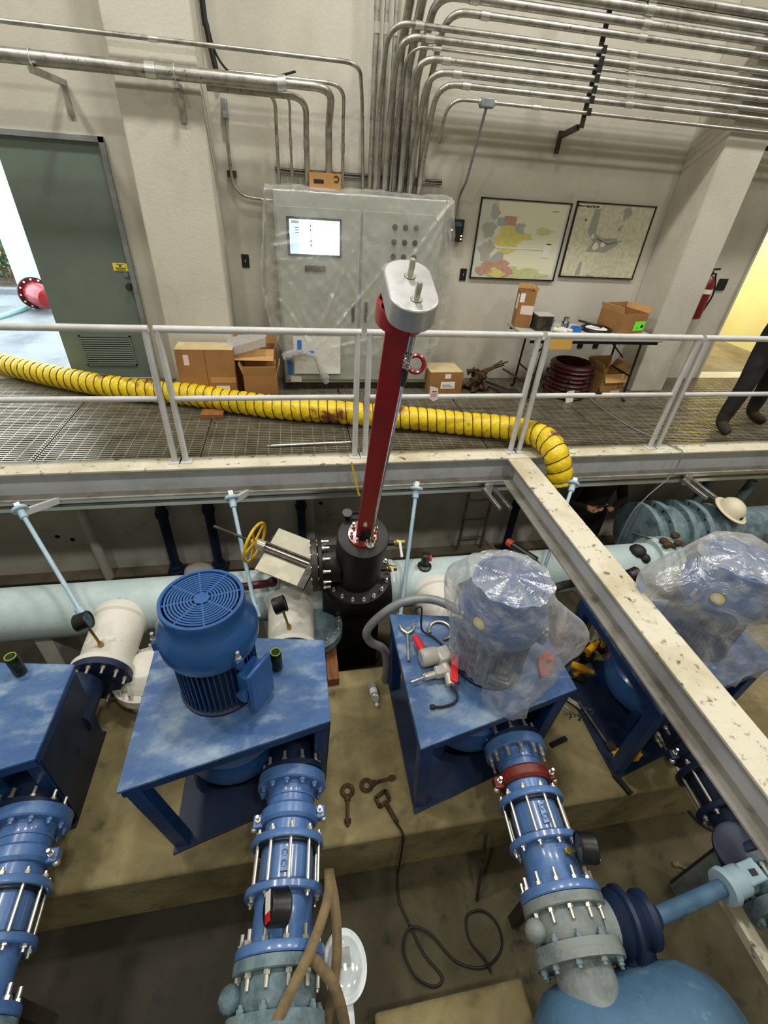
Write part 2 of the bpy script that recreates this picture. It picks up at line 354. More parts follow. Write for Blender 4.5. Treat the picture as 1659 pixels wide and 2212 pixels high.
struct(MB().box(-1.585, -1.54, WY - .03, WY + .018, 0, 2.14).box(-4.15, -1.54, WY - .03, WY + .018, 2.1, 2.14).box(-4.15, -4.1, WY - .03, WY + .018, 0, 2.14), 'trim_2', 'grey_conduit', bevel=.004)
# outdoors
struct(MB().box(-14, 3, WY + .25, 9.6, -.06, -.0), 'floor_yard', 'asphalt')
struct(MB().box(-14, 3, 9.6, 16, -.06, .03), 'floor_bed', 'soil')
struct(MB().box(-14, 3, 9.45, 9.62, -.05, .09), 'trim_3', 'asphalt', bevel=.01)
single(MB().box(-4.36, -3.93, 9.05, 9.35, 0, 3.4), 'porch_post', 'white_paint', 'white square post standing outside the open doorway', 'post', bevel=.01)
# ------------------------------------------------------------------ STEELWORK
def ibeam(name, label, p0, p1, w, h, side, top_mat):
    """rolled beam, top of steel on the line p0-p1"""
    p0, p1 = V(p0), V(p1); d = (p1 - p0).normalized(); s = d.cross(V((0, 0, 1))).normalized(); L = (p1 - p0).length; c = (p0 + p1) / 2
    t = thing(name, label, 'beam', c - V((0, 0, h)))
    MB().obox(c - V((0, 0, .009)), d * L / 2, s * w / 2, (0, 0, .009)).build('top_flange', top_mat, t, bevel=.003)
    MB().obox(c - V((0, 0, h / 2)), d * L / 2, s * .006, (0, 0, h / 2 - .0181)).build('web', side, t)
    MB().obox(c - V((0, 0, h - .009)), d * L / 2, s * w / 2, (0, 0, .009)).build('bottom_flange', 'beam_dirty', t, bevel=.003)
    return t
wb = ibeam('walkway_beam', 'long pale grey steel beam along the edge of the grating walkway', (-6, 3.53, -.001), (10, 3.53, -.001), .19, .265, 'beam_paint', 'beam_top')
ibeam('crane_beam', 'pale steel beam with a dirty speckled top crossing over the pumps', (1.98, 3.43, -.003), (1.98, -4.9, -.003), .215, .25, 'beam_paint', 'beam_top')
for k, (z, y, lab) in enumerate(((-.305, 3.5, 'upper galvanised strut rail bolted under the walkway beam'), (-.36, 3.485, 'lower galvanised strut rail under the walkway beam'))):
    m = MB().box(-6, 10, y - .021, y - .018, z - .02, z + .02).box(-6, 10, y - .021, y + .02, z + .017, z + .02).box(-6, 10, y - .021, y + .02, z - .02, z - .017).box(-6, 10, y + .017, y + .02, z - .02, z + .02)
    single(m, 'strut_rail', 'galv_bright', lab, 'rail')
for x, lab in ((1.75, 'strut trolley bracket under the walkway beam near the crossing beam'), (3.93, 'strut trolley bracket under the walkway beam above the large grey coupling')):
    t = thing('trolley_bracket', lab, 'bracket', (x, 3.42, -.4))
    MB().box(x - .04, x + .04, 3.425, 3.459, -.39, -.27).build('clamp_plate', 'galv_bright', t, bevel=.003)
    for s in (-1, 1):
        MB().bar((x + s * .05, 3.44, -.33), (x + s * .05 + .07, 3.15, -.37), .035, .035).build('arm', 'galvanised', t, bevel=.003)
# guard rail, built in separate panels
RY = 3.56
secs = [(-5.6, -1.02), (-.935, .475), (.565, 1.945), (2.03, 3.43), (3.515, 4.95), (5.04, 6.5)]
labs = ['painted pipe guardrail panel in front of the green door', 'painted pipe guardrail panel in front of the tall brown carton', 'painted pipe guardrail panel standing behind the red column',
        'painted pipe guardrail panel in front of the folding table', 'painted pipe guardrail panel in front of the standing person', 'painted pipe guardrail panel beyond the standing person']
for (a, b), lab in zip(secs, labs):
    t = thing('guardrail_panel', lab, 'railing', ((a + b) / 2, RY, 0))
    MB().cyl((a - .024, RY, 1.055), (b + .024, RY, 1.055), .025, n=18).build('top_rail', 'rail_paint', t)
    xs = [a, b] if b - a < 2 else [a + 1.4 * i for i in range(int((b - a) / 1.4) + 1) if a + 1.4 * i < b - .4][:3] + [b]
    for i in range(len(xs) - 1): MB().cyl((xs[i] + .02, RY, .545), (xs[i + 1] - .02, RY, .545), .0215, n=16).build('mid_rail', 'rail_paint', t)
    for x in xs:
        MB().cyl((x, RY, .006), (x, RY, 1.05), .024, n=18).build('post', 'rail_paint', t)
        MB().box(x - .05, x + .05, RY - .05, RY + .05, -.001, .007).build('base_plate', 'rail_paint', t, bevel=.002)
for i, (a, b) in enumerate(((1.26, 1.325), (1.355, 1.405), (1.425, 1.535), (1.545, 1.65))):
    single(MB().lathe((a, RY, 1.055), (1, 0, 0), [(0, .0253), (b - a, .0253)], 3, False, (math.radians(-18), math.radians(2))), 'rail_marking', 'ink', 'black painted dash on the top rail in front of the folding table', 'marking', 'black dashes on the top rail')
# ------------------------------------------------------------------ YELLOW DUCT
path = spline([(-4.5, 6.6, .13), (-3.75, 6.05, .115), (-3.15, 5.62, .115), (-2.58, 5.28, .115), (-2.06, 5.01, .115), (-1.57, 4.83, .115), (-1.12, 4.72, .115), (-.65, 4.53, .115), (-.19, 4.36, .115), (.25, 4.26, .115), (.7, 4.16, .115), (1.15, 4.05, .115), (1.57, 3.93, .115), (1.9, 3.8, .135), (2.12, 3.66, .15), (2.225, 3.48, .155), (2.265, 3.33, .09), (2.3, 3.25, -.03), (2.32, 3.22, -.15)], 30)
def resample(P, step):
    out = [P[0]]; acc = 0
    for i in range(1, len(P)):
        d = (P[i] - P[i - 1]).length
        while acc + d >= step and d > 1e-9:
            f = (step - acc) / d; q = P[i - 1].lerp(P[i], f) if d > 0 else P[i]
            out.append(q); P = P[:i - 1] + [q] + P[i:]; d = (P[i] - q).length; acc = 0
        acc += d
    return out
def walk(P, step):
    L = [0]
    for i in range(1, len(P)): L.append(L[-1] + (P[i] - P[i - 1]).length)
    out = []; s = 0; i = 0
    while s < L[-1]:
        while L[i + 1] < s: i += 1
        out.append(P[i].lerp(P[i + 1], (s - L[i]) / max(L[i + 1] - L[i], 1e-9))); s += step
    return out
pts = walk(path, .0125); pitch = .088
duct = thing('ventilation_duct', 'long yellow flexible ventilation duct snaking along the grating walkway', 'duct', (-.2, 4.3, 0))
# helical wire
T = [(pts[min(i + 1, len(pts) - 1)] - pts[max(i - 1, 0)]).normalized() for i in range(len(pts))]
x = basis(T[0])[0]; hel = []
fr = []
for i in range(len(pts)):
    x = (x - T[i] * x.dot(T[i])).normalized(); fr.append((pts[i], x.copy(), T[i].cross(x)))
m = MB(); NA = 28
for i, (p, xx, yy) in enumerate(fr):
    for k in range(NA):
        a = 2 * PI * k / NA; ph = (i * .0125 / pitch - k / NA) % 1
        r = .1 + .0125 * math.sin(PI * ph) ** .7 + .0028 * math.sin(7 * a + i * .9) * math.sin(PI * ph) + .002 * math.sin(11 * a - i * 1.7)
        m.v.append(p + (xx * math.cos(a) + yy * math.sin(a)) * r)
for i in range(len(fr) - 1):
    for k in range(NA): k2 = (k + 1) % NA; m.f.append((i * NA + k, i * NA + k2, (i + 1) * NA + k2, (i + 1) * NA + k))
m.build('duct_fabric', 'yellow_hose', duct, smooth=70)
w = MB(); HX = []
for i in range(len(pts) * 2 - 1):
    p, xx, yy = fr[i // 2]
    if i % 2: q = fr[i // 2 + 1]; p = (p + q[0]) / 2
    a = 2 * PI * i * .00625 / pitch; HX.append((p, xx, yy, a))
HP = []
for j in range(len(HX) - 1):
    (p, xx, yy, a), (p2, x2, y2, a2) = HX[j], HX[j + 1]
    for f in (0, .5): q = p.lerp(p2, f); t_ = a + (a2 - a) * f; HP.append(q + (xx * math.cos(t_) + yy * math.sin(t_)) * .1055)
w.tube(HP, .0042, 5)
w.build('wire_helix', 'dark_steel', duct)
single(MB().box(-.93, -.72, 4.36, 4.5, 0, .05), 'wood_chock', 'wood', 'small dark wooden chock under the yellow duct', 'block', bevel=.004)
single(MB().tube([(-.25, 3.76, .014), (.47, 3.79, .014)], .013, 10).tube([(-.29, 3.758, .014), (-.25, 3.76, .014)], .006, 8), 'steel_rod', 'galvanised', 'bare steel rod lying on the grating beside the guardrail', 'rod')
single(MB().tube(spline([(3.55, 5.3, .008), (3.45, 4.6, .008), (3.5, 4.0, .008), (3.62, 3.7, .01), (3.68, 3.5, .012), (3.69, 3.415, .0), (3.67, 3.40, -.25), (3.48, 3.38, -.5), (3.37, 3.36, -.8), (3.36, 3.3, -1.74)], 8), .006, 6), 'grey_cord', 'grey_conduit', 'thin grey cord hanging over the walkway beam', 'cord')
single(MB().bar((.43, 3.42, .02), (.5, 3.37, -.3), .016, .004, (0, 1, 0)), 'yellow_tag', 'yellow_paint', 'thin yellow strap hanging down beside the red column', 'strap')
# ------------------------------------------------------------------ CONDUITS
def conduit(name, label, pts, r, couplings=(), group=None, mt='galvanised', fr_=.17):
    P = fillet(pts, fr_, 8); t = thing(name, label, 'conduit', pts[-1], group)
    MB().tube(P, r, 12).build('conduit_pipe', mt, t)
    for c in couplings:
        c = V(c[0]), V(c[1]); MB().cyl(c[0] - c[1] * .035, c[0] + c[1] * .035, r + .005, n=14).build('coupling', 'galv_bright', t)
    return t
CY = 4.95
GR = 'bank of horizontal conduits under the ceiling'
low = [('E', 2.965, .021, .83, 5.22), ('F', 2.90, .025, .92, 5.22), ('G', 2.85, .011, .985, 5.26), ('H', 2.79, .024, 1.07, 5.22), ('I', 2.72, .023, 1.17, 5.22), ('J', 2.655, .022, 1.26, 5.22)]
lw_lab = {'E': 'topmost of the front conduits that bend down to the control panel', 'F': 'second of the front conduits that bend down to the control panel', 'G': 'very thin conduit between thicker ones bending down to the control panel',
          'H': 'conduit just under the very thin one bending down to the control panel', 'I': 'second conduit above the thin lowest one, bending to the panel', 'J': 'thick conduit directly above the lowest thin conduit of the bank'}
for n, z, r, x, y in low:
    conduit('bent_conduit', lw_lab[n], [(9.95, CY, z), (x, CY, z), (x, y, z - .5), (x, y + .08, 1.9)], r, [((x + .24, CY, z), V((1, 0, 0))), ((3.02 - (z - 2.6) * .3, CY, z), V((1, 0, 0)))], GR)
back = [('A', 3.30, .036, 1.02), ('B', 3.225, .036, 1.10), ('C', 3.145, .031, 1.18), ('D', 3.065, .025, 1.28)]
bk = {'A': 'thick topmost conduit of the bank along the wall', 'B': 'thick second conduit from the top of the bank', 'C': 'third conduit from the top of the bank along the wall', 'D': 'fourth conduit from the top of the bank along the wall'}
for n, z, r, x in back:
    conduit('bent_conduit', bk[n], [(9.95, CY, z), (x, CY, z), (x, 5.40, z - .45), (x, 5.40, 1.9)], r, [((x + .3, CY, z), V((1, 0, 0))), ((2.95, CY, z), V((1, 0, 0)))], GR)
for x, r, lab in ((.795, .025, 'tall vertical conduit rising from the panel, leftmost of three'), (.875, .02, 'tall vertical conduit rising from the panel, middle of three'), (.955, .02, 'tall vertical conduit rising from the panel, rightmost of three')):
    conduit('riser_conduit', lab, [(x + .03, 5.38, 6.9), (x, 5.38, 1.9)], r, [((x + .01, 5.38, 3.0), V((0, 0, 1)))], 'vertical conduits above the panel')
k_ = conduit('thin_conduit', 'lowest thin conduit of the bank with a grey junction fitting', [(9.95, CY, 2.57), (1.36, CY, 2.57), (1.36, 5.1, 2.28)], .0135, [((2.15, CY, 2.57), V((1, 0, 0)))])
MB().box(1.64, 1.76, 4.915, 4.985, 2.53, 2.60).build('junction_fitting', 'grey_conduit', k_, bevel=.012)
MB().cyl((1.625, CY, 2.57), (1.645, CY, 2.57), .022).cyl((1.755, CY, 2.57), (1.775, CY, 2.57), .022).build('fitting_collar', 'galv_bright', k_)
MB().tube(fillet([(1.70, CY, 2.53), (1.70, 5.22, 2.02), (1.72, 5.44, 1.9), (1.72, 5.44, 1.7)], .15), .0125, 10).build('drop_pipe', 'grey_conduit', k_)
for x, lab in ((2.63, 'upright slotted strut carrying the conduit bank beside the maps'), (4.95, 'slotted strut bracket carrying the conduit bank beyond the pier')):
    t = thing('conduit_strut', lab, 'strut', (x, 5.06, 2.4))
    MB().box(x - .02, x + .02, 4.985, 5.0, 2.47, 3.9).build('upright', 'dark_steel', t)
    if x < 4: MB().bar((x + .0, 5.05, 2.48), (x + .05, 5.46, 2.44), .035, .04).bar((x + .05, 5.47, 2.48), (x + .05, 5.47, 2.3), .035, .03, (0, 1, 0)).build('wall_arm', 'dark_steel', t)
    else: MB().bar((x, 5.05, 2.48), (x, 5.47, 2.5), .035, .04).build('wall_arm', 'dark_steel', t)
    sd = MB().box(-.019, .019, -.003, .003, -.026, .026).build('clamp', 'black_steel', t, local=True)
    for i, z in enumerate([q[1] for q in low] + [2.575]):
        c = sd if i == 0 else sd.copy()
        if i: COL.objects.link(c); c.parent = t
        c.location = V((x, 4.918, z)) - t.location
t = thing('wall_strut', 'dark slotted strut channel on the wall above the control panel', 'strut', (.72, 5.47, 1.98))
MB().box(-.09, 1.53, 5.46, 5.5, 1.98, 2.02).build('channel', 'dark_steel', t)
MB().box(-.09, 1.53, 5.455, 5.46, 1.985, 1.992).box(-.09, 1.53, 5.455, 5.46, 2.008, 2.015).build('channel_lips', 'galvanised', t)
cl = MB().box(-.018, .018, -.012, .012, -.025, .025).build('pipe_clamp', 'galvanised', t, local=True)
for i, x in enumerate((-.06, .06, .2, .41, .53, .73, .8, .88, .96, 1.05, 1.15, 1.25, 1.33)):
    c = cl if i == 0 else cl.copy()
    if i: COL.objects.link(c); c.parent = t
    c.location = V((x, 5.445, 2.0)) - t.location
# conduits on the left
conduit('thin_conduit', 'thin conduit along the wall above the thick pipe, dropping to the panel', [(-5.8, 4.98, 2.72), (.62, 4.98, 2.72), (.70, 5.4, 2.55), (.73, 5.4, 1.9)], .0155, [((-.9, 4.98, 2.72), V((1, 0, 0)))])
t = conduit('thick_conduit', 'thick dull conduit on wall brackets above the green door', [(-5.8, 4.96, 2.545), (-.02, 4.96, 2.545)], .046, [((-.95, 4.96, 2.545), V((1, 0, 0)))])
MB().cyl((-.03, 4.96, 2.545), (.04, 4.96, 2.555), .05, n=16).build('end_coupling', 'galv_bright', t)
for (x, y, z, r, xe, lab) in ((.2, 5.12, 2.5, .026, .2, 'bent conduit dropping from behind the thick pipe to the panel carton'), (.40, 4.97, 2.555, .031, .4, 'stout bent conduit continuing the thick pipe down to the panel'), (-.05, 5.2, 2.52, .015, -.06, 'thin bent conduit nearest the pier dropping to the panel'), (.07, 5.2, 2.54, .011, .06, 'slimmest bent conduit dropping to the panel beside the stout ones'), (.51, 5.1, 2.60, .015, .53, 'thin bent conduit just beside the stout ones on the panel')):
    conduit('bent_conduit', lab, [(max(x - .9, -.58) if y > 5 else .04, y, z), (x, y, z), (xe, 5.36, z - .22), (xe, 5.38, 1.9)], r, [((xe, 5.375, 2.2), V((0, 0, 1)))], fr_=.15)
for x, lab in ((-1.75, 'wall bracket under the thick conduit above the door'), (-.78, 'wall bracket under the thick conduit on the pier')):
    t = thing('conduit_bracket', lab, 'bracket', (x, 5.0, 2.4)); ye = 5.05 if x > -1.3 else 5.5
    MB().bar((x, 4.89, 2.475), (x, ye, 2.47), .04, .04).build('arm', 'galvanised', t)
    MB().box(x - .022, x + .022, ye - .02, ye, 2.26, 2.49).build('wall_plate', 'galvanised', t)
    MB().torus((x, 4.96, 2.545), (1, 0, 0), .05, .006, 20, 6).build('pipe_clamp', 'galv_bright', t)
t = conduit('thin_conduit', 'thin conduit beside the pier bending into the side of the panel', [(-.49, 5.43, 2.42), (-.49, 5.43, 1.78), (-.13, 5.43, 1.76)], .0125, [((-.2, 5.43, 1.76), V((1, 0, 0)))])
MB().box(-.515, -.465, 5.40, 5.5, 2.33, 2.47).build('elbow_box', 'grey_conduit', t, bevel=.01)
MB().box(-.53, -.45, 5.44, 5.5, 1.92, 1.97).build('strap', 'dark_steel', t)
t = thing('black_cable', 'black cable running down the wall beside the pier, with a loose end', 'cable', (-.55, 5.45, 2.5))
MB().tube(spline([(-.57, 5.42, 6.9), (-.57, 5.42, 3.3), (-.56, 5.42, 2.9), (-.52, 5.42, 2.62)], 6), .022, 8).build('cable_bundle', 'cable_black', t)
MB().tube(spline([(-.56, 5.42, 2.95), (-.5, 5.42, 2.72), (-.35, 5.44, 2.61), (-.1, 5.46, 2.63), (.13, 5.46, 2.69)], 8), .009, 7).build('loose_end', 'cable_black', t)
# ------------------------------------------------------------------ CONTROL PANEL
cp = thing('control_panel', 'tall grey two-door control panel wrapped in plastic film', 'cabinet', (.69, 5.3, 0))
MB().box(-.12, 1.5, 5.12, 5.49, .08, 1.86).build('body', 'panel_grey', cp, bevel=.006)
MB().box(-.11, 1.49, 5.14, 5.49, 0, .08).build('plinth', 'dark_steel', cp)
for a, b in ((-.1, .675), (.70, 1.48)):
    d = MB().box(a, b, 5.098, 5.12, .12, 1.74).build('panel_door', 'panel_grey', cp, bevel=.004)
    MB().box(b - .07 if a < 0 else a + .04, b - .04 if a < 0 else a + .07, 5.075, 5.098, .75, .95).build('handle', 'black_plastic', d, bevel=.004)
sc = MB().box(-.015, .495, 5.083, 5.0979, 1.345, 1.665).build('screen_bezel', 'screen_dark', cp, bevel=.004)
MB().box(.01, .475, 5.0805, 5.083, 1.365, 1.645).build('screen', 'screen_lit', sc)
MB().box(.012, .1, 5.0795, 5.0805, 1.37, 1.64).build('screen_sidebar', 'screen_grey', sc)
m = MB()
for z in (1.60, 1.565, 1.475, 1.44): m.box(.198, .212, 5.0790, 5.0802, z - .012, z + .012)
for z in (1.63, 1.62, 1.58, 1.56, 1.54): m.box(.03 if z > 1.6 else .06, .095, 5.0785, 5.0795, z - .003, z + .003)
m.build('screen_symbols', 'screen_mark', sc)
MB().box(.14, .34, 5.088, 5.098, 1.215, 1.265).build('name_plate', 'dark_steel', cp)
bt = MB().lathe((0, 0, 0), (0, -1, 0), [(0, .026), (.006, .026), (.008, .018), (.03, .016), (.033, 0)], 14).build('push_button', 'black_plastic', cp, local=True)
for i in range(9):
    c = bt if i == 0 else bt.copy()
    if i: COL.objects.link(c); c.parent = cp
    c.location = V((1.01 + (i % 3) * .105, 5.098, 1.625 - (i // 3) * .125)) - cp.location
MB().box(-.06, .06, 5.09, 5.098, .1, .16).build('rating_plate', 'paper', cp)
single(MB().box(-.01, .49, 5.068, 5.074, .2, .6), 'paper_sheet', 'paper', 'large white paper sheet stuck on the lower panel door', 'paper')
for (x0, x1, z0, z1, lab) in ((-.085, -.03, .18, .36, 'blue masking tape strip on the lower edge of the panel'), (.03, .075, .46, .58, 'blue masking tape on the film over the white sheet'), (.14, .2, .43, .47, 'small blue masking tape scrap by the film knot'), (.98, 1.06, .46, .49, 'blue masking tape behind the red column'), (1.2, 1.27, .2, .24, 'blue masking tape at the bottom right of the film')):
    single(MB().box(x0, x1, 5.0, 5.003, z0, z1) if z0 > .4 else MB().box(x0, x1, 5.093, 5.097, z0, z1), 'masking_tape', 'tape_blue', lab, 'tape')
def wr(x, z): return math.sin(x * 9 + z * 5) * .5 + math.sin(x * 23 - z * 17 + 1.3) * .3 + math.sin(x * 41 + z * 37) * .18 + math.sin((x - z) * 60) * .1
FOLDS = [((1.53, 1.86), (.75, .75), .03), ((1.53, 1.84), (1.0, .6), .024), ((1.53, 1.8), (1.25, .6), .02), ((-.1, 1.5), (.12, 1.56), .016), ((-.12, 1.42), (.1, 1.47), .016), ((-.12, 1.3), (.2, 1.32), .012), ((.6, 1.4), (.2, .55), .02), ((.95, 1.3), (.3, .55), .022), ((-.1, .95), (.15, .55), .022), ((.0, 1.1), (.2, .6), .018), ((.4, 1.0), (.25, .5), .018), ((1.3, .7), (.4, .5), .02), ((.55, 1.2), (.75, .8), .012)]
def fold(x, z):
    h = 0
    for (ax_, az_), (bx_, bz_), am in FOLDS:
        dx, dz_ = bx_ - ax_, bz_ - az_; L2 = dx * dx + dz_ * dz_; t = max(0, min(1, ((x - ax_) * dx + (z - az_) * dz_) / L2)); d = math.hypot(x - ax_ - dx * t, z - az_ - dz_ * t); h += am * math.exp(-(d / .016) ** 2)
    return h
def drape(u, v):
    x = -.19 + 1.74 * u
    if v < .15: k = v / .15; return (x, 5.48 - .43 * k, 1.885 + .012 * wr(x, v) + (.02 if k < .9 else 0) - .02 * k)
    k = (v - .15) / .85; z = 1.87 - 1.5 * k - .08 * k * math.sin(u * 9)
    pull = max(0, k - .55) / .45; x = x + (.3 - x) * .22 * pull * pull if x < .9 else x - .05 * pull
    edge = abs(u - .5) * 2; y = 5.05 - .016 * wr(x, z) * (.35 + k) - .03 * pull - fold(x, z)
    if u < .08: x -= .07 * math.sin(PI * k ** 1.6) * (1 - u / .08)
    if u > .93: x += .10 * math.sin(PI * k) * (u - .93) / .07
    return (x, y, z)
sh = thing('plastic_sheet', 'wrinkled clear plastic film draped over the control panel', 'plastic sheet', (.69, 5.05, .4))
MB().grid(drape, 150, 130).build('film_front', 'film_sheet', sh, smooth=180)
MB().grid(lambda u, v: (1.55 + .03 * wr(u * 2, v * 2) + .06 * math.sin(PI * v), 5.05 + .43 * u, 1.87 - 1.45 * v), 10, 40).build('film_side', 'film_sheet', sh, smooth=180)
MB().grid(lambda u, v: (-.2 - .08 * math.sin(PI * v ** 1.6) * (1 - .3 * u) + .02 * wr(u * 2, v * 2), 5.05 + .43 * u, 1.87 - 1.25 * v), 10, 40).build('film_side', 'film_sheet', sh, smooth=180)
kp_ = spline([(-.12, 5.03, .40), (.05, 5.01, .45), (.17, 4.99, .43), (.22, 4.985, .39), (.26, 4.98, .30), (.31, 4.985, .2), (.33, 4.99, .13)], 8)
kr_ = [(.045, .035, .02, .014, .03, .045, .03)[min(i // 8, 6)] * (1 - (i % 8) / 8) + (.045, .035, .02, .014, .03, .045, .03)[min(i // 8 + 1, 6)] * (i % 8) / 8 for i in range(len(kp_))]
m = MB().tube(kp_, kr_, 18); rk = random.Random(2)
for i in range(len(m.v)): m.v[i] = m.v[i] + V((rk.uniform(-1, 1), rk.uniform(-1, 1) * .5, rk.uniform(-1, 1))) * .007
m.build('film_knot', 'bubble_wrap', sh, smooth=60)
t = thing('small_carton', 'small tan carton with black print on top of the control panel', 'box', (.355, 5.32, 1.9))
MB().box(.21, .5, 5.2, 5.4, 1.875, 2.005).build('carton', 'cardboard_in', t, bevel=.003)
MB().box(.25, .34, 5.196, 5.2, 1.925, 1.955).build('carton_print', 'ink', t); MB().torus((.455, 5.198, 1.965), (0, 1, 0), .022, .005, 14, 5, .6, 5.5).build('carton_mark', 'ink', t)
# wall fittings
t = thing('wall_instrument', 'small black instrument box with lit leds below a grey drop pipe', 'instrument', (1.74, 5.45, 1.5))
MB().box(1.66, 1.81, 5.42, 5.5, 1.5, 1.7).build('case', 'black_plastic', t, bevel=.006)
MB().box(1.69, 1.78, 5.413, 5.42, 1.64, 1.68).build('display', 'screen_mark', t)
MB().box(1.675, 1.685, 5.413, 5.42, 1.6, 1.61).box(1.785, 1.795, 5.413, 5.42, 1.55, 1.56).box(1.785, 1.795, 5.413, 5.42, 1.52, 1.53).build('led', 'led', t)
for x, z, lab in ((-.45, 1.225, 'black wall switch plate beside the pier'), (1.9, 1.18, 'black wall switch plate below the wall instrument'), (3.6, .45, 'black wall socket plate under the folding table'), (3.82, .45, 'second black wall socket plate under the folding table')):
    t = thing('switch_plate', lab, 'switch', (x, 5.49, z)); MB().box(x - .037, x + .037, 5.49, 5.5, z - .06, z + .06).build('plate', 'black_plastic', t, bevel=.002)
    MB().box(x - .006, x + .006, 5.482, 5.49, z - .012, z + .012).build('toggle', 'grey_conduit', t)
# ------------------------------------------------------------------ MAPS
def blob(cx, cz, rx, rz, seed, n=22, rough=.22):
    rn = random.Random(seed); ph = [rn.uniform(0, 6.28) for _ in range(4)]
    return [(cx + rx * math.cos(a) * (1 + rough * math.sin(3 * a + ph[0]) + rough * .6 * math.sin(5 * a + ph[1]) + rough * .4 * math.sin(9 * a + ph[2])), cz + rz * math.sin(a) * (1 + rough * math.sin(2 * a + ph[3]) + rough * .5 * math.sin(7 * a + ph[0]))) for a in [2 * PI * i / n for i in range(n)]]
def wallmap(name, label, x0, x1, z0, z1, sheet, patches):
    t = thing(name, label, 'map', ((x0 + x1) / 2, 5.49, z0))
    w = .012; MB().box(x0, x1, 5.475, 5.5, z1 - w, z1).box(x0, x1, 5.475, 5.5, z0, z0 + w).box(x0, x0 + w, 5.475, 5.5, z0, z1).box(x1 - w, x1, 5.475, 5.5, z0, z1).build('frame', 'black_plastic', t)
    sh = MB().box(x0 + w, x1 - w, 5.488, 5.4995, z0 + w, z1 - w).build('map_sheet', sheet, t)
    for i, (mt, polys) in enumerate(patches):
        for k, p in enumerate(polys):
            y = 5.4878 - i * .0006 - k * .0001; m = MB().prism([(a, -b) for a, b in p], y - .0003, y)
            for j in range(len(m.v)): q = m.v[j]; m.v[j] = V((q.x, q.z, -q.y))
            m.build('printed_area', mt, sh, smooth=0)
    return sh
def rc(a, b, c, d): return [(a, c), (b, c), (b, d), (a, d)]
X0, Z0, WW, HH = 1.975, 1.15, 1.025, .755
def u1(pl): return [(X0 + WW * a, Z0 + HH * b) for a, b in pl]
def B1(cx, cz, rx, rz, s, rough=.25): return u1(blob(cx, cz, rx, rz, s, rough=rough))
wallmap('wall_map', 'framed wall map with yellow and red coloured districts', X0, X0 + WW, Z0, Z0 + HH, 'map_sheet', [
    ('map_pale', [u1(rc(.2, .96, .08, .97))]), ('map_grey', [B1(.13, .62, .07, .12, 1), B1(.14, .36, .08, .14, 2), B1(.17, .84, .05, .08, 3), B1(.27, .24, .1, .1, 5), B1(.48, .66, .06, .08, 6)]),
    ('map_green', [B1(.75, .64, .1, .04, 8), B1(.66, .08, .22, .07, 9), B1(.45, .13, .12, .06, 10)]), ('map_teal', [u1(rc(.21, .28, .68, .78))]), ('map_red', [u1(rc(.28, .42, .69, .8)), B1(.17, .14, .1, .1, 12), B1(.38, .1, .1, .07, 13), B1(.33, .19, .09, .06, 14)]),
    ('map_yellow', [B1(.37, .48, .14, .16, 15, .2), u1(rc(.26, .42, .44, .68)), B1(.29, .08, .09, .07, 16), B1(.55, .57, .08, .05, 17)]), ('map_white', [u1(rc(.79, .87, .31, .47)), u1(rc(.24, .9, .405, .425))]), ('ink', [u1(rc(.8, .87, .885, .89)), u1(rc(.82, .87, .48, .49))])])
X2, Z2, W2, H2 = 3.055, 1.2, .955, .73
def u2(pl): return [(X2 + W2 * a, Z2 + H2 * b) for a, b in pl]
def B2(cx, cz, rx, rz, s, rough=.25): return u2(blob(cx, cz, rx, rz, s, rough=rough))
ms = wallmap('wall_map', 'framed pale relief map with a grey lake and a printed title', X2, X2 + W2, Z2, Z2 + H2, 'map_relief', [
    ('map_lake', [u2([(.24, .93), (.31, .93), (.33, .6), (.44, .55), (.62, .56), (.66, .48), (.52, .36), (.26, .36), (.32, .5), (.22, .62)]), B2(.65, .88, .05, .1, 4), u2([(.2, .03), (.27, .03), (.26, .22), (.22, .22)]), B2(.6, .7, .06, .05, 6)]),
    ('map_relief', [B2(.49, .77, .13, .17, 7, .08)]), ('map_pale', [B2(.37, .44, .035, .05, 9, .1), B2(.46, .47, .03, .04, 10, .1), B2(.3, .57, .02, .03, 11, .1), u2(rc(.01, .3, .92, .97))]),
    ('ink', [u2([(.16, .8), (.167, .78), (.185, .775), (.167, .77), (.16, .75), (.153, .77), (.135, .775), (.153, .78)]), u2(rc(.35, .46, .025, .03)), u2([(.36, .54), (.52, .47), (.7, .53), (.7, .535), (.52, .478), (.36, .548)])])])
def text(body, size, loc, parent, mt, rot=(PI / 2, 0, 0), align='LEFT'):
    cu = bpy.data.curves.new('lettering', 'FONT'); cu.body = body; cu.size = size; cu.extrude = .0004; cu.offset = .0011; cu.align_x = align
    o = bpy.data.objects.new('lettering', cu); me = bpy.data.meshes.new_from_object(o); bpy.data.objects.remove(o)
    me.materials.clear(); me.materials.append(M_[mt]); o = bpy.data.objects.new('lettering', me); COL.objects.link(o); o.parent = parent
    o.location = V(loc) - wloc(parent); o.rotation_euler = rot; return o
text('OK', .06, (.495, 3.555, .0005), wb, 'ink', (0, 0, 0))
text('Mercer Island Pipeline', .029, (X2 + .018, 5.4835, Z2 + H2 - .05), ms, 'ink')
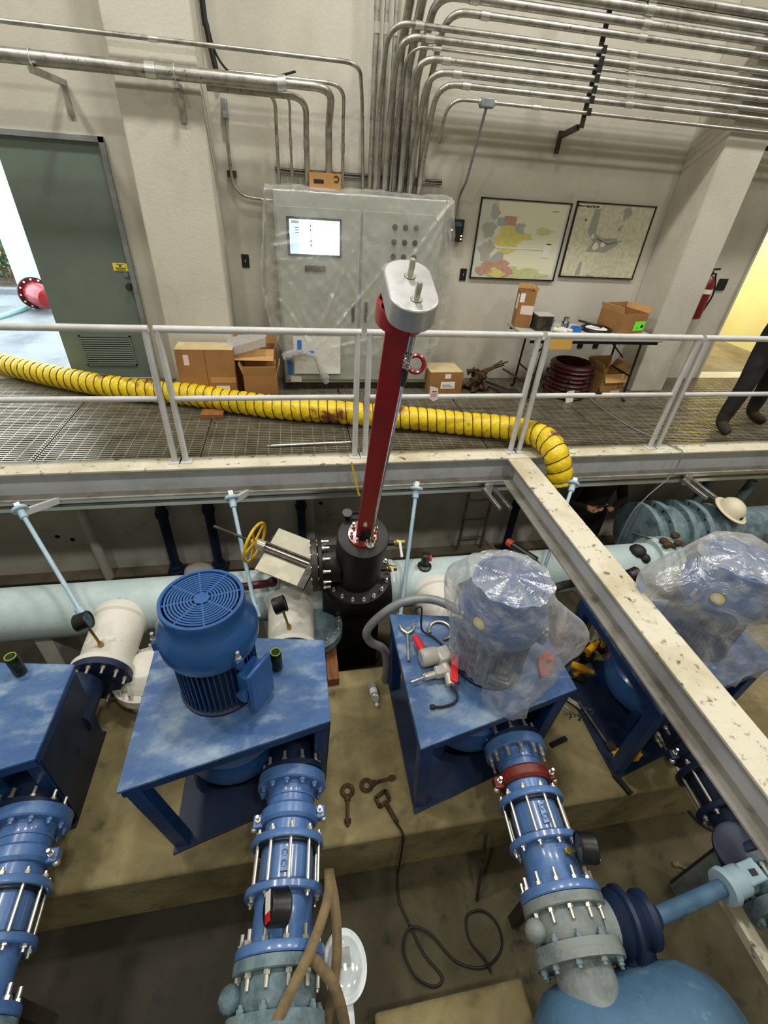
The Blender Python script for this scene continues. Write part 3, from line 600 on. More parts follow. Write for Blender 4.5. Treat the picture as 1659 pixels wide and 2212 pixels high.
# ------------------------------------------------------------------ CARTONS AND TABLE
def carton(name, label, c, sx, sy, sz, rz=0, flaps=(), outer='cardboard', closed=False, extras=(), group=None):
    """cardboard box; c is the centre of its base; flaps are (side, fold angle in degrees from upright outwards, length)"""
    t = thing(name, label, 'box', c, group); R = Matrix.Translation(V(c)) @ Matrix.Rotation(rz, 4, 'Z'); w = .006; m = MB()
    if closed: m.box(-sx / 2, sx / 2, -sy / 2, sy / 2, 0, sz)
    else:
        m.box(-sx / 2, sx / 2, -sy / 2, sy / 2, 0, w); m.box(-sx / 2, sx / 2, -sy / 2, -sy / 2 + w, w, sz); m.box(-sx / 2, sx / 2, sy / 2 - w, sy / 2, w, sz)
        m.box(-sx / 2, -sx / 2 + w, -sy / 2 + w, sy / 2 - w, w, sz); m.box(sx / 2 - w, sx / 2, -sy / 2 + w, sy / 2 - w, w, sz)
    m.xf(R); m.build('carton', outer, t, smooth=0)
    for side, ang, ln in flaps:
        a = math.radians(ang); n = {'f': V((0, -1, 0)), 'b': V((0, 1, 0)), 'l': V((-1, 0, 0)), 'r': V((1, 0, 0))}[side]
        e = V((1, 0, 0)) if side in 'fb' else V((0, 1, 0)); hw = (sx if side in 'fb' else sy) / 2 - .004; d = (V((0, 0, 1)) * math.cos(a) + n * math.sin(a))
        o = V((0, 0, sz)) + n * ((sy if side in 'fb' else sx) / 2 - .003); q = MB().obox(o + d * ln / 2, e * hw, d * ln / 2, n.cross(e).normalized().cross(d) .normalized() * .0 + d.cross(e).normalized() * .0025); q.xf(R); q.build('flap', 'cardboard_in', t, smooth=0)
    for nm, mt, b in extras:
        q = MB().box(*b); q.xf(R); q.build(nm, mt, t, smooth=0)
    return t
carton('tall_carton', 'large brown carton with a pink label standing against the pier', (-.87, 4.86, 0), .54, .24, .55, 0, closed=True, extras=[('top_strip', 'cardboard_pale', (-.27, .27, -.12, .12, .55, .554)), ('shipping_label', 'label_pink', (-.2, -.15, -.1225, -.12, .40, .5)), ('address_label', 'paper', (.07, .2, -.1225, -.12, .1, .19)), ('packing_tape', 'cardboard_in', (.03, .27, -.1222, -.12, .22, .28)), ('seam', 'dark_steel', (.0, .003, -.1215, -.12, 0, .55))])
carton('open_carton', 'open brown carton with raised flaps beside the control panel', (-.36, 4.83, 0), .33, .2, .3, 0, [('f', 14, .1), ('l', 18, .12), ('r', 18, .12), ('b', 6, .1)])
carton('tilted_carton', 'tilted brown carton topped with bubble wrap behind the open carton', (-.42, 5.06, 0), .44, .22, .5, -.06, [('f', 118, .16), ('b', 10, .1), ('r', 25, .1)], extras=[('tape', 'cardboard_in', (-.05, .04, -.1125, -.11, .32, .4))])
m = MB().grid(lambda u, v: (-.70 + .42 * u + .03 * v, 4.83 + .22 * v, .525 + .12 * u + .05 * v + .008 * math.sin(u * 40) * math.sin(v * 30)), 26, 16).grid(lambda u, v: (-.70 + .42 * u, 4.83 + .004 * math.sin(u * 30), .525 + .12 * u - .08 * v), 26, 4)
single(m, 'bubble_wrap', 'bubble_wrap', 'silvery sheet of bubble wrap lying on the tilted carton', 'packaging', smooth=180)
carton('low_carton', 'low brown carton with two white labels against the wall by the panel', (1.70, 5.14, 0), .4, .34, .25, .02, closed=True, extras=[('label', 'paper', (-.06, .11, -.1725, -.17, .06, .14)), ('label', 'paper', (-.02, .05, -.1725, -.17, .18, .23)), ('label_print', 'ink', (-.04, .09, -.1735, -.1725, .08, .086)), ('label_print', 'ink', (-.04, .06, -.1735, -.1725, .1, .106)), ('top_face', 'cardboard_pale', (-.19, .19, -.16, .17, .2501, .252))])
ft = thing('folding_table', 'grey folding table with black legs between the panel and the pier', 'table', (3.2, 4.93, 0))
MB().box(2.43, 4.02, 4.62, 5.26, .715, .742).build('table_top', 'panel_grey', ft, bevel=.008)
MB().box(2.46, 3.99, 4.65, 4.67, .68, .7149).box(2.46, 3.99, 5.2, 5.22, .68, .7149).build('apron', 'black_steel', ft)
for x, s in ((2.66, 1), (3.84, -1)):
    for y in (4.72, 5.16):
        MB().tube(fillet([(x, y, .7), (x - s * .02, y, .02), (x - s * .02, y - .06 if y < 5 else y + .06, .012)], .05), .0125, 8).build('leg', 'black_steel', ft)
    MB().cyl((x - s * .01, 4.72, .3), (x - s * .01, 5.16, .3), .01).build('cross_bar', 'black_steel', ft)
    MB().bar((x, 4.94, .45), (x + s * .3, 4.94, .69), .02, .012).build('brace', 'black_steel', ft)
TT = .742
carton('torn_carton', 'tall narrow brown carton with torn white labels on the folding table', (2.53, 5.12, TT), .17, .2, .37, -.25, [('b', 12, .05), ('r', 30, .04)], extras=[('label', 'paper', (-.0865, -.085, -.07, .03, .18, .33)), ('label', 'label_pink', (-.05, .085, -.1015, -.1, .14, .23)), ('label', 'paper', (-.08, -.03, -.1015, -.1, .26, .35))])
carton('square_carton', 'open brown carton with a lime green label on the folding table', (3.72, 5.02, TT), .38, .34, .21, .22, [('l', 20, .07), ('b', -8, .06), ('r', 35, .07)], extras=[('label', 'lime', (.02, .18, -.1725, -.17, .03, .13)), ('label_print', 'ink', (.05, .1, -.1735, -.1725, .06, .064)), ('label_print', 'ink', (.12, .16, -.1735, -.1725, .06, .09))])
t = thing('tin_box', 'small worn grey tin box on the folding table', 'tin', (2.72, 4.99, TT))
MB().box(2.62, 2.80, 4.9, 5.06, TT, TT + .15).xf(Matrix.Identity(4)).build('tin_body', 'dark_steel', t, bevel=.006); MB().box(2.615, 2.805, 4.895, 5.065, TT + .15, TT + .165).build('tin_lid', 'tool_grey', t, bevel=.004)
MB().box(2.72, 2.79, 4.893, 4.9, TT + .05, TT + .12).build('tin_label', 'ink', t)
for x, y, lab in ((2.88, 5.1, 'chrome pipe fitting on the table beside the tin box'), (3.03, 5.03, 'chrome pipe fitting on the table beside the blue ring')):
    single(MB().lathe((x, y, TT), (0, 0, 1), [(0, .045), (.05, .045), (.052, .038), (.06, .038), (.062, .05), (.085, .05), (.087, .034), (.12, .034), (.12, .026), (.04, .026)], 20, False), 'pipe_fitting', 'chrome', lab, 'fitting')
for x, y in ((2.82, 4.88), (2.9, 4.91)):
    single(MB().cyl((x, y, TT + .025), (x + .1, y - .1, TT + .025), .025).cyl((x + .1, y - .1, TT + .025), (x + .105, y - .105, TT + .025), .018), 'white_tube', 'white_valve', 'short white plastic tube on the folding table', 'tube', 'white tubes on the table')
single(MB().pipe((3.1, 4.9, TT), (3.1, 4.9, TT + .05), .06, .05, 24), 'blue_ring', 'tape_blue', 'blue plastic ring on the folding table', 'ring')
t = thing('gasket_set', 'black ring gasket around a white disc on the folding table', 'gasket', (3.38, 4.95, TT)); MB().torus((3.38, 4.95, TT + .02), (0, 0, 1), .15, .022, 28, 8).build('gasket', 'black_plastic', t); MB().lathe((3.38, 4.95, TT), (0, 0, 1), [(0, .12), (.03, .12), (.032, 0)], 28).build('white_disc', 'paper', t)
MB().torus((3.36, 5.06, TT + .05), (.2, .1, 1), .13, .012, 24, 6).build('cable_loop', 'cable_black', t)
t = thing('manila_envelope', 'tan envelope hanging over the front edge of the folding table', 'envelope', (2.75, 4.7, TT))
MB().grid(lambda u, v: (2.62 + .26 * u + .04 * v, 4.80 - .2 * min(1, v * 1.4) - .002, TT + .004 - max(0, v - .71) * .38), 4, 14).build('envelope', 'tan_envelope', t)
# under and beside the table
rcx, rcy = 3.22, 4.95
t = thing('red_couplings', 'stack of dark red ribbed pipe couplings under the folding table', 'coupling', (rcx, rcy, 0))
for i in range(4):
    z = .1 * i; c = MB().lathe((rcx, rcy, z), (0, 0, 1), [(.0, .2), (.0, .235), (.02, .255), (.045, .23), (.065, .255), (.09, .235), (.1, .2), (.0, .2)], 28, False).build('coupling_ring', 'red_dark', t)
bl = MB().cyl((0, 0, 0), (0, 0, .05), .013, n=6).build('bolt', 'dark_steel', t, local=True)
for i in range(24):
    c = bl if i == 0 else bl.copy()
    if i: COL.objects.link(c); c.parent = t
    a = (i % 8) * PI / 4 + .3; c.location = V((.262 * math.cos(a), .262 * math.sin(a), .03 + .1 * (i // 8)))
single(MB().obox((3.13, 4.67, .07), (.045, 0, .01), (0, .002, 0), (-.012, 0, .07)), 'white_tag', 'paper', 'white card tag leaning on the red couplings', 'tag')
carton('flap_carton', 'open tan carton with black print under the folding table', (3.70, 4.93, 0), .32, .3, .3, .1, [('l', 25, .13), ('b', 20, .12), ('r', 30, .1), ('f', 150, .1)], 'cardboard_in', extras=[('label', 'paper', (.0, .13, -.1525, -.15, .03, .1)), ('carton_print', 'ink', (-.13, -.09, -.1525, -.15, .2, .215)), ('carton_print', 'ink', (-.07, -.03, -.1525, -.15, .2, .215)), ('carton_print', 'ink', (.08, .14, -.152, -.1505, .13, .135)), ('carton_print', 'ink', (.08, .14, -.152, -.1505, .2, .205)), ('carton_print', 'ink', (.08, .085, -.152, -.1505, .13, .205)), ('carton_print', 'ink', (.135, .14, -.152, -.1505, .13, .205))])
rn = random.Random(3)
for i in range(16):
    x, y, z = 2.1 + rn.uniform(-.12, .14), 5.1 + rn.uniform(-.1, .1), .03 + .2 * rn.random() * (1 if i > 5 else .1)
    single(MB().lathe((x, y, z), (rn.uniform(-1, 1), rn.uniform(-1, 1), rn.uniform(-.4, .6)), [(-.05, .02), (-.05, .035), (-.03, .04), (-.025, .024), (.025, .024), (.03, .04), (.05, .035), (.05, .02)], 10), 'rusty_fitting', 'rust', 'rusty clamp fitting in the pile beside the low carton', 'fitting', 'rusty fittings in a pile')
for i in range(5):
    single(MB().tube([(2.08 + .03 * i, 5.1, .12 + .03 * i), (2.28 + .05 * i, 5.0 + .03 * i, .30 + .03 * (i % 3))], .009, 6), 'threaded_rod', 'rust', 'thin rusty rod sticking out of the fittings pile', 'rod', 'rusty rods in the fittings pile')
t = thing('hand_truck', 'black folded hand truck lying under the end of the folding table', 'hand truck', (2.5, 4.95, 0))
MB().tube(fillet([(2.28, 5.2, .06), (2.62, 4.85, .03), (2.72, 4.95, .12), (2.5, 5.25, .2)], .04), .012, 8).tube(fillet([(2.2, 5.12, .05), (2.55, 4.8, .02)], .04), .012, 8).build('frame', 'black_steel', t); MB().box(2.35, 2.6, 4.86, 5.0, .015, .05).build('deck_plate', 'dark_steel', t)
t = thing('rail_tag', 'white card tag with orange print hung on the guardrail beside the red column', 'tag', (1.14, 3.53, .55))
MB().prism([(1.08, -.645), (1.15, -.625), (1.16, -.535), (1.12, -.515), (1.085, -.54)], -3.533, -3.529).xf(Matrix(((1, 0, 0, 0), (0, 0, -1, 0), (0, -1, 0, 0), (0, 0, 0, 1)))).build('card', 'paper', t, smooth=0)
MB().box(1.095, 1.145, 3.527, 3.5285, .575, .58).box(1.095, 1.14, 3.527, 3.5285, .56, .565).box(1.1, 1.14, 3.527, 3.5285, .595, .605).build('card_print', 'orange_red', t)
single(MB().box(2.62, 2.68, RY - .02, RY + .02, .568, .575).box(2.645, 2.655, RY - .004, RY + .004, .575, .61), 'rail_clip', 'black_plastic', 'small black clip sitting on the mid rail before the folding table', 'clip')
# fire extinguisher on the far wall
t = thing('fire_extinguisher', 'dark red fire extinguisher hanging behind the pier', 'fire extinguisher', (4.97, 5.4, .8))
MB().lathe((4.97, 5.39, .8), (0, 0, 1), [(0, .05), (.02, .085), (.4, .085), (.46, .06), (.49, .03)], 20).build('cylinder', 'extinguisher', t)
MB().cyl((4.97, 5.39, 1.28), (4.97, 5.39, 1.34), .02).bar((4.91, 5.39, 1.35), (5.04, 5.36, 1.37), .02).bar((4.92, 5.39, 1.33), (5.02, 5.36, 1.31), .02).build('valve_handle', 'dark_steel', t)
MB().tube(spline([(5.02, 5.37, 1.3), (5.09, 5.36, 1.1), (5.06, 5.37, .9)]), .011, 7).build('hose', 'black_plastic', t)
MB().lathe((4.97, 5.39, 1.1), (0, 0, 1), [(0, .0855), (.05, .0855)], 20, False).build('band', 'paper', t)
single(MB().box(5.22, 5.34, 5.485, 5.5, 1.12, 1.25), 'wall_sign', 'black_plastic', 'small black sign on the far wall beside the extinguisher', 'sign')
single(MB().box(4.66, 4.69, 5.46, 5.5, 1.45, 2.2), 'wall_strip', 'dark_steel', 'dark vertical channel on the far wall behind the pier', 'channel')
# ------------------------------------------------------------------ OUTDOORS
t = thing('pipe_spool', 'red flanged pipe spool lying on the yard outside the door', 'pipe', (-3.7, 8.3, 0))
ax = V((.55, -.62, 0)).normalized(); c0 = V((-3.92, 8.55, .225)); MB().lathe(c0, ax, [(0, .15), (0, .225), (.035, .225), (.035, .15)], 30, False).build('flange', 'red_dark', t); MB().lathe(c0, ax, [(.035, .165), (.4, .165), (.5, .13), (.54, .06), (.55, 0)], 30).build('barrel', 'red_paint', t)
bx, by, bd = basis(ax); hb = MB().cyl(ax * .025, ax * .04, .015, n=10).build('bolt_hole', 'paper', t, local=True)
for i in range(12):
    c = hb if i == 0 else hb.copy()
    if i: COL.objects.link(c); c.parent = t
    c.location = c0 + (bx * math.cos(i * PI / 6) + by * math.sin(i * PI / 6)) * .195 - t.location
single(MB().tube(spline([(-4.05, 8.55, .03), (-4.1, 8.2, .03), (-4.3, 7.7, .03), (-4.9, 7.4, .03)]), .035, 8), 'garden_hose', 'garden_hose', 'pale teal hose lying on the yard beside the red spool', 'hose')
single(MB().box(-5.2, -4.5, 8.4, 8.6, 0, .06), 'teal_plank', 'garden_hose', 'pale teal plank on the ground at the yard edge', 'plank')
rn = random.Random(11); fol = MB()
for i in range(2200):
    a, b = rn.uniform(0, 2 * PI), rn.uniform(-.75, 1); r = rn.uniform(.6, 1); q = V((-5.4 + 1.2 * r * math.cos(a) * math.sqrt(max(0, 1 - b * b * .8)), 10.7 + .8 * r * math.sin(a), .7 + .9 * r * b))
    d = V((rn.uniform(-1, 1), rn.uniform(-1, 1), rn.uniform(-.6, 1))).normalized(); x, y, _ = basis(d); s = rn.uniform(.05, .1)
    fol.add([q - x * s, q + y * s * .5, q + x * s, q - y * s * .5], [(0, 1, 2, 3)])
t = thing('garden_shrub', 'leafy green shrub outside the open doorway', 'shrub', (-5.4, 10.7, .03)); fo = fol.build('foliage', 'bush', t, smooth=0, weld=False); fo['kind'] = 'stuff'
for i in range(5): MB().tube([(-5.4 + .05 * i, 10.7, .0), (-5.9 + .25 * i, 10.6 + .05 * i, 1.1)], [.02, .008], 6).build('stem', 'wood', t)
# ------------------------------------------------------------------ PEOPLE
def person(name, label, pel, J, mats, phone=None, face=V((0, -1, 0))):
    """J: joints in world space. One continuous skinned body."""
    vs, es, rad = [], [], []
    def v(p, r): vs.append(V(p)); rad.append(r); return len(vs) - 1
    def chain(start, items):
        a = start
        for p, r in items: b = v(p, r); es.append((a, b)); a = b
        return a
    root = v(pel, (.15, .12))
    chest = chain(root, [(V(pel).lerp(J['chest'], .5), (.155, .12)), (J['chest'], (.17, .125))])
    neck = chain(chest, [(J['neck'], (.065, .065)), (J['head'], (.075, .085)), (V(J['head']) + V((0, 0, .09)) + face * .0, (.085, .095)), (V(J['head']) + V((0, 0, .17)), (.055, .06))])
    tips = []
    for s in 'LR':
        sh = chain(chest, [(J['sh' + s], (.075, .075)), (J['el' + s], (.055, .055)), (J['wr' + s], (.036, .032))])
        wr_, el = V(J['wr' + s]), V(J['el' + s]); d = (V(J['hd' + s]) - wr_).normalized(); pal = chain(sh, [(wr_ + d * .05, (.032, .02))])
        fx = d.cross(J['pn']).normalized(); base = wr_ + d * .05; curl = V(J['pn'])
        for k in range(4):
            o = base + fx * (.027 - .018 * k); L = (.07, .08, .075, .06)[k]
            chain(pal, [(o + d * .035, (.0095, .0095)), (o + d * (.035 + L * .5) + curl * .012, (.0088, .0088)), (o + d * (.035 + L * .8) + curl * .035, (.0078, .0078))])
        sd = 1 if s == 'L' else -1
        chain(pal, [(base - d * .01 + fx * .045 * 1, (.011, .011)), (base + d * .03 + fx * .055 + curl * .012, (.0095, .0095)), (base + d * .05 + fx * .05 + curl * .025, (.008, .008))])
    for s in 'LR':
        chain(root, [(J['hip' + s], (.12, .12)), (J['kn' + s], (.092, .092)), (J['an' + s], (.07, .075)), (V(J['an' + s]) + V((0, 0, -.05)) + J['ft' + s] * .03, (.062, .055)), (V(J['an' + s]) + V((0, 0, -.06)) + J['ft' + s] * .12, (.056, .048)), (V(J['an' + s]) + V((0, 0, -.068)) + J['ft' + s] * .2, (.045, .036))])
    me = bpy.data.meshes.new(name); off = V((pel[0], pel[1], J['z0'])); me.from_pydata([tuple(p - off) for p in vs], es, [])
    o = bpy.data.objects.new(name, me); COL.objects.link(o); md = o.modifiers.new('skin', 'SKIN'); md.use_smooth_shade = True
    sv = me.skin_vertices[0].data
    for i, r in enumerate(rad): sv[i].radius = r
    sv[0].use_root = True
    ss = o.modifiers.new('sub', 'SUBSURF'); ss.levels = 2; ss.render_levels = 2
    dg = bpy.context.evaluated_depsgraph_get(); nm = bpy.data.meshes.new_from_object(o.evaluated_get(dg)); bpy.data.objects.remove(o)
    nm.name = 'body'; nm.materials.clear()
    for k in mats: nm.materials.append(M_[k])
    hem = J['hem'] - J['z0']; ank = J['anL'][2] - J['z0'] + .07; nz = J['neck'][2] - J['z0'] + .015
    wl = [V(J['wr' + s]) + (V(J['hd' + s]) - V(J['wr' + s])).normalized() * .01 - off for s in 'LR']; dl = [(V(J['hd' + s]) - V(J['wr' + s])).normalized() for s in 'LR']
    for p in nm.polygons:
        c = p.center; p.use_smooth = True; k = 0 if c.z > hem else 1
        if c.z < ank: k = 2
        if c.z > nz and (V((c.x, c.y, 0)) - V((J['head'][0] - off.x, J['head'][1] - off.y, 0))).length < .16: k = 3
        for a, d in zip(wl, dl):
            q = (c - a).dot(d)
            if 0 < q < .2 and ((c - a) - d * q).length < .085: k = 3
        p.material_index = k
    t = thing(name, label, 'person', off)
    b = bpy.data.objects.new('body', nm); COL.objects.link(b); b.parent = t
    h = V(J['head']) + V((0, 0, .08)); sd = face.cross(V((0, 0, 1)))
    MB().sphere(h + V((0, 0, .035)) - face * .02, .108, .118, .115, 18, 10).build('hair', 'hair', t)
    f = MB().lathe(h + face * .092 + V((0, 0, -.02)), face + V((0, 0, -.4)), [(0, .016), (.022, .012), (.026, 0)], 8)
    for s in (-1, 1): f.sphere(h + sd * s * .098 + V((0, 0, -.02)), .014, .02, .032, 8, 6)
    f.build('facial_features', 'skin', t)
    e = MB()
    for s in (-1, 1): e.sphere(h + sd * s * .034 + face * .088 + V((0, 0, .01)), .011, .011, .008, 8, 6)
    e.box(h.x - .02, h.x + .02, h.y + face.y * .092 - .004, h.y + face.y * .092 + .004, h.z - .064, h.z - .058); e.build('eyes_and_mouth', 'ink', t)
    return t
fL = V((-.25, -.97, 0)); A = 4.86
person('person', 'standing person in black jacket and trousers behind the guardrail', (4.88, 4.08, .95), dict(z0=0, chest=V((4.9, 4.08, 1.32)), neck=(4.9, 4.07, 1.52), head=V((4.9, 4.05, 1.61)), shL=(4.69, 4.08, 1.45), elL=(4.60, 4.02, 1.14), wrL=(4.66, 3.82, .98), hdL=(4.70, 3.66, .96),
       shR=(5.11, 4.08, 1.45), elR=(5.2, 4.06, 1.14), wrR=(5.14, 3.88, 1.02), hdR=(5.08, 3.75, 1.0), pn=V((0, 0, -1)), hipL=(4.76, 4.06, .88), hipR=(5.0, 4.1, .88), knL=(4.63, 3.95, .49), knR=(5.1, 4.12, .49), anL=(4.53, 3.92, .11), anR=(5.14, 4.16, .11), ftL=fL, ftR=V((.2, -.98, 0)), hem=.86), ['jacket', 'trousers', 'boots', 'skin'])
pz = FZ
pp = person('person', 'person in a dark jacket under the walkway looking down at a phone', (3.26, 3.83, pz + .84), dict(z0=pz, chest=V((3.24, 3.80, pz + 1.17)), neck=(3.22, 3.75, pz + 1.27), head=V((3.2, 3.70, pz + 1.31)), shL=(3.01, 3.80, pz + 1.28), elL=(2.90, 3.74, pz + .97), wrL=(3.00, 3.56, pz + 1.03), hdL=(3.06, 3.49, pz + 1.06),
       shR=(3.47, 3.80, pz + 1.28), elR=(3.55, 3.72, pz + .97), wrR=(3.31, 3.57, pz + .98), hdR=(3.2, 3.52, pz + 1.03), pn=V((.0, -.5, .86)), hipL=(3.15, 3.83, pz + .77), hipR=(3.37, 3.83, pz + .77), knL=(3.14, 3.8, pz + .43), knR=(3.38, 3.8, pz + .43), anL=(3.13, 3.85, pz + .11), anR=(3.4, 3.85, pz + .11), ftL=V((-.1, -1, 0)), ftR=V((.1, -1, 0)), hem=pz + .62), ['jacket_brown', 'trousers', 'boots', 'skin'], face=V((-.1, -.99, 0)))
single(MB().obox((3.125, 3.47, pz + 1.105), (.075, 0, 0), (0, -.025, .028), (0, .003, .003)), 'phone', 'black_plastic', 'black phone held by the person under the walkway', 'phone', bevel=.003)
# ------------------------------------------------------------------ PIT: HEADER AND LINE STOP
HY, HZ, HR = 2.78, -.84, .205
def header(name, label, x0, x1, rings):
    t = thing(name, label, 'pipe', ((x0 + x1) / 2, HY, FZ))
    MB().cyl((x0, HY, HZ), (x1, HY, HZ), HR, n=48).build('pipe_barrel', 'pale_header', t)
    for x in rings: MB().cyl((x - .035, HY, HZ), (x + .035, HY, HZ), HR + .012, n=48).build('joint_ring', 'pale_header', t, bevel=.006)
    n = 0
    for x in [x0 + .5 + 1.7 * i for i in range(int((x1 - x0 - .3) / 1.7) + 1)]:
        if x < x1 - .2: MB().box(x - .06, x + .06, HY - .14, HY + .14, FZ, HZ - .12).build('saddle', 'pit_wall', t)
    return t
header('header_pipe', 'pale green-blue header pipe behind the uncovered motor', -5.9, .16, (-3.2, -.25))
header('header_pipe', 'pale green-blue header pipe running from the black housing to the big coupling', .66, 3.3, (.70, 1.9))
TH = math.radians(22); AX = V((0, -math.sin(TH), math.cos(TH))); E2 = V((0, -math.cos(TH), -math.sin(TH))); HO = V((.40, HY, HZ))
def ls(x, e, s): return HO + V((x, 0, 0)) + E2 * e + AX * s
lh = thing('line_stop_housing', 'black cylindrical tapping housing clamped round the header pipe', 'housing', (.4, HY, FZ))
MB().cyl((.12, HY, HZ), (.68, HY, HZ), .245, n=40).build('saddle_sleeve', 'black_steel', lh)
MB().box(.2, .6, HY - .16, HY + .16, FZ, HZ - .1).build('pedestal', 'black_steel', lh)
MB().lathe(ls(0, 0, .16), AX, [(0, .2), (.05, .2), (.05, .27), (.1, .27), (.1, .27), (.15, .27), (.15, .18), (.74, .18), (.755, .174), (.76, .16), (.76, 0)], 48).build('barrel', 'black_steel', lh)
MB().cyl(ls(-.15, 0, .5), ls(-.28, 0, .5), .14, n=32).build('branch_neck', 'black_steel', lh)
MB().cyl(ls(-.28, 0, .5), ls(-.31, 0, .5), .2, n=36).build('branch_flange', 'black_steel', lh, bevel=.004)
def ring_bolts(parent, c, axis, R, n, mesh, a0=0.1, flip=False, name_first=True):
    """copies of one bolt mesh, set round a bolt circle; mesh is modelled along +Z"""
    x, y, d = basis(axis); q = (-d if flip else d).to_track_quat('Z', 'Y').to_euler()
    for i in range(n):
        a = a0 + 2 * PI * i / n; share(mesh, V(c) + (x * math.cos(a) + y * math.sin(a)) * R, parent, q)
def bolt_proto(mt='bolt_zinc', r=.011, L=.03):
    o = MB().cyl((0, 0, 0), (0, 0, L), r * .62, n=8).cyl((0, 0, 0), (0, 0, r * 1.1), r, n=6).build('bolt', mt)
    COL.objects.unlink(o); return o
BZ = bolt_proto(); BB = bolt_proto('blue_discharge', .015, .03); BS = bolt_proto('bolt_zinc', .015, .055); BW = bolt_proto('white_valve', .016, .02); BT = bolt_proto('teal_cast', .016, .03)
ring_bolts(lh, ls(0, 0, .31), AX, .245, 18, BS); ring_bolts(lh, ls(-.31, 0, .5), (-1, 0, 0), .175, 12, BS); ring_bolts(lh, ls(-.28, 0, .5), (1, 0, 0), .175, 12, BS)
for e, s, nm in ((0.03, .83, 'upper'), (.04, .42, 'lower')):
    v_ = thing('ball_valve', 'small brass ball valve with a white lever on the %s side of the black housing' % nm, 'valve', ls(.24, e, s), 'brass valves on the black housing')
    MB().cyl(ls(.165, e, s), ls(.22, e, s), .02).build('nipple', 'black_steel', v_)
    MB().cyl(ls(.22, e, s), ls(.3, e, s), .022).sphere(ls(.25, e, s), .03).build('valve_body', 'brass', v_)
    MB().bar(ls(.26, e - .0, s + .03), ls(.27, e + .1, s - .03), .018, .006).build('lever', 'paper', v_)
single(MB().lathe(ls(-.1, -.15, .92), AX, [(0, .02), (.04, .02), (.04, .035), (.06, .035), (.06, 0)], 10).bar(ls(-.14, -.15, .97), ls(-.02, -.15, .97), .015), 'black_cock', 'black_plastic', 'small black cock on top of the black housing behind the red column', 'valve')
# red column
rcx_ = thing('line_stop_actuator', 'tall leaning red steel column with an aluminium head on the black housing', 'machine', ls(0, 0, .92))
x_, y_ = V((math.cos(.22), 0, 0)) + E2 * math.sin(.22), E2 * math.cos(.22) - V((math.sin(.22), 0, 0))
MB().obox(ls(0, 0, 1.78), x_ * .05, y_ * .05, AX * .83).build('column', 'red_paint', rcx_, bevel=.006)
MB().obox(ls(0, 0, 1.0) + y_ * .056 + x_ * .012, x_ * .035, y_ * .006, AX * .075).build('cover_plate', 'black_steel', rcx_)
MB().lathe(ls(-.0, 0, .92), AX, [(0, .105), (.022, .105), (.024, .06), (.03, 0)], 32).build('base_flange', 'red_paint', rcx_)
ring_bolts(rcx_, ls(0, 0, .942), AX, .085, 8, BS)
MB().lathe(ls(.008, -.025, 2.585), AX, [(0, .05), (0, .1), (.07, .1), (.075, .095), (.075, 0)], 40).build('head_flange', 'red_paint', rcx_)
MB().lathe(ls(0, .05, 2.66), AX, [(0, .07), (.045, .07)], 30, False).build('head_spacer', 'red_paint', rcx_)
ring_bolts(rcx_, ls(.008, -.025, 2.66), AX, .083, 10, bolt_proto('black_steel', .009, .02), 0)
poly = []
for i in range(25):
    a = PI * i / 24; poly.append((.085 * math.cos(a), .13 + .085 * math.sin(a)))
for i in range(25):
    a = PI + PI * i / 24; poly.append((.085 * math.cos(a), .0 + .085 * math.sin(a)))
hm = MB(); n = len(poly); hm.v = [ls(px, e, s) for s in (2.705, 2.79) for px, e in poly]; hm.f = [tuple(range(n))[::-1], tuple(n + i for i in range(n))] + [(i, (i + 1) % n, n + (i + 1) % n, n + i) for i in range(n)]
hb_ = hm.build('aluminium_head', 'aluminium', rcx_, bevel=.006)
for e in (.02, .15):
    MB().lathe(ls(.004, e, 2.79), AX, [(0, .02), (.002, .02), (.002, .012), (.055, .011), (.06, .008), (.06, 0)], 16).build('drive_pin', 'bolt_zinc', rcx_)
    MB().lathe(ls(.004, e, 2.7905), AX, [(0, .021), (.001, .021), (.001, 0)], 18).build('pin_collar', 'dark_steel', rcx_)
MB().cyl(ls(.035, .085, .95), ls(.035, .085, 2.58), .0075, n=10).build('feed_rod', 'chrome', rcx_)
MB().cyl(ls(.035, .085, 2.36), ls(.035, .085, 2.44), .014).build('rod_sleeve', 'dark_steel', rcx_)
sp = [ls(.035 + .015 * math.cos(a), .085 + .015 * math.sin(a), 2.45 + .075 * a / (10 * PI)) for a in [i * PI / 6 for i in range(61)]]
MB().tube(sp, .0038, 6).cyl(ls(.035, .085, 2.53), ls(.035, .085, 2.6), .013).build('spring', 'chrome', rcx_)
MB().torus(ls(.092, .03, 2.42), V((0, -1, .3)), .034, .0095, 22, 8).cyl(ls(.045, .02, 2.42), ls(.06, .03, 2.42), .013).build('lifting_eye', 'red_paint', rcx_)
MB().torus(ls(.06, .09, .96), V((1, 0, 0)), .022, .005, 16, 6).lathe(ls(.035, .085, .93), AX, [(0, .03), (.012, .03), (.014, 0)], 14).build('rod_foot', 'bolt_zinc', rcx_)
MB().obox(ls(0, 0, 1.14) + y_ * .051, x_ * .012, y_ * .0006, AX * .02).obox(ls(0, 0, 1.17) + y_ * .051, x_ * .006, y_ * .0006, AX * .008).build('decal', 'paper', rcx_)
MB().tube(spline([ls(.04, .07, 1.2), ls(.07, .1, 1.1), ls(.06, .12, 1.0), ls(.08, .08, .94)]), .004, 6).build('loose_wire', 'brass', rcx_)
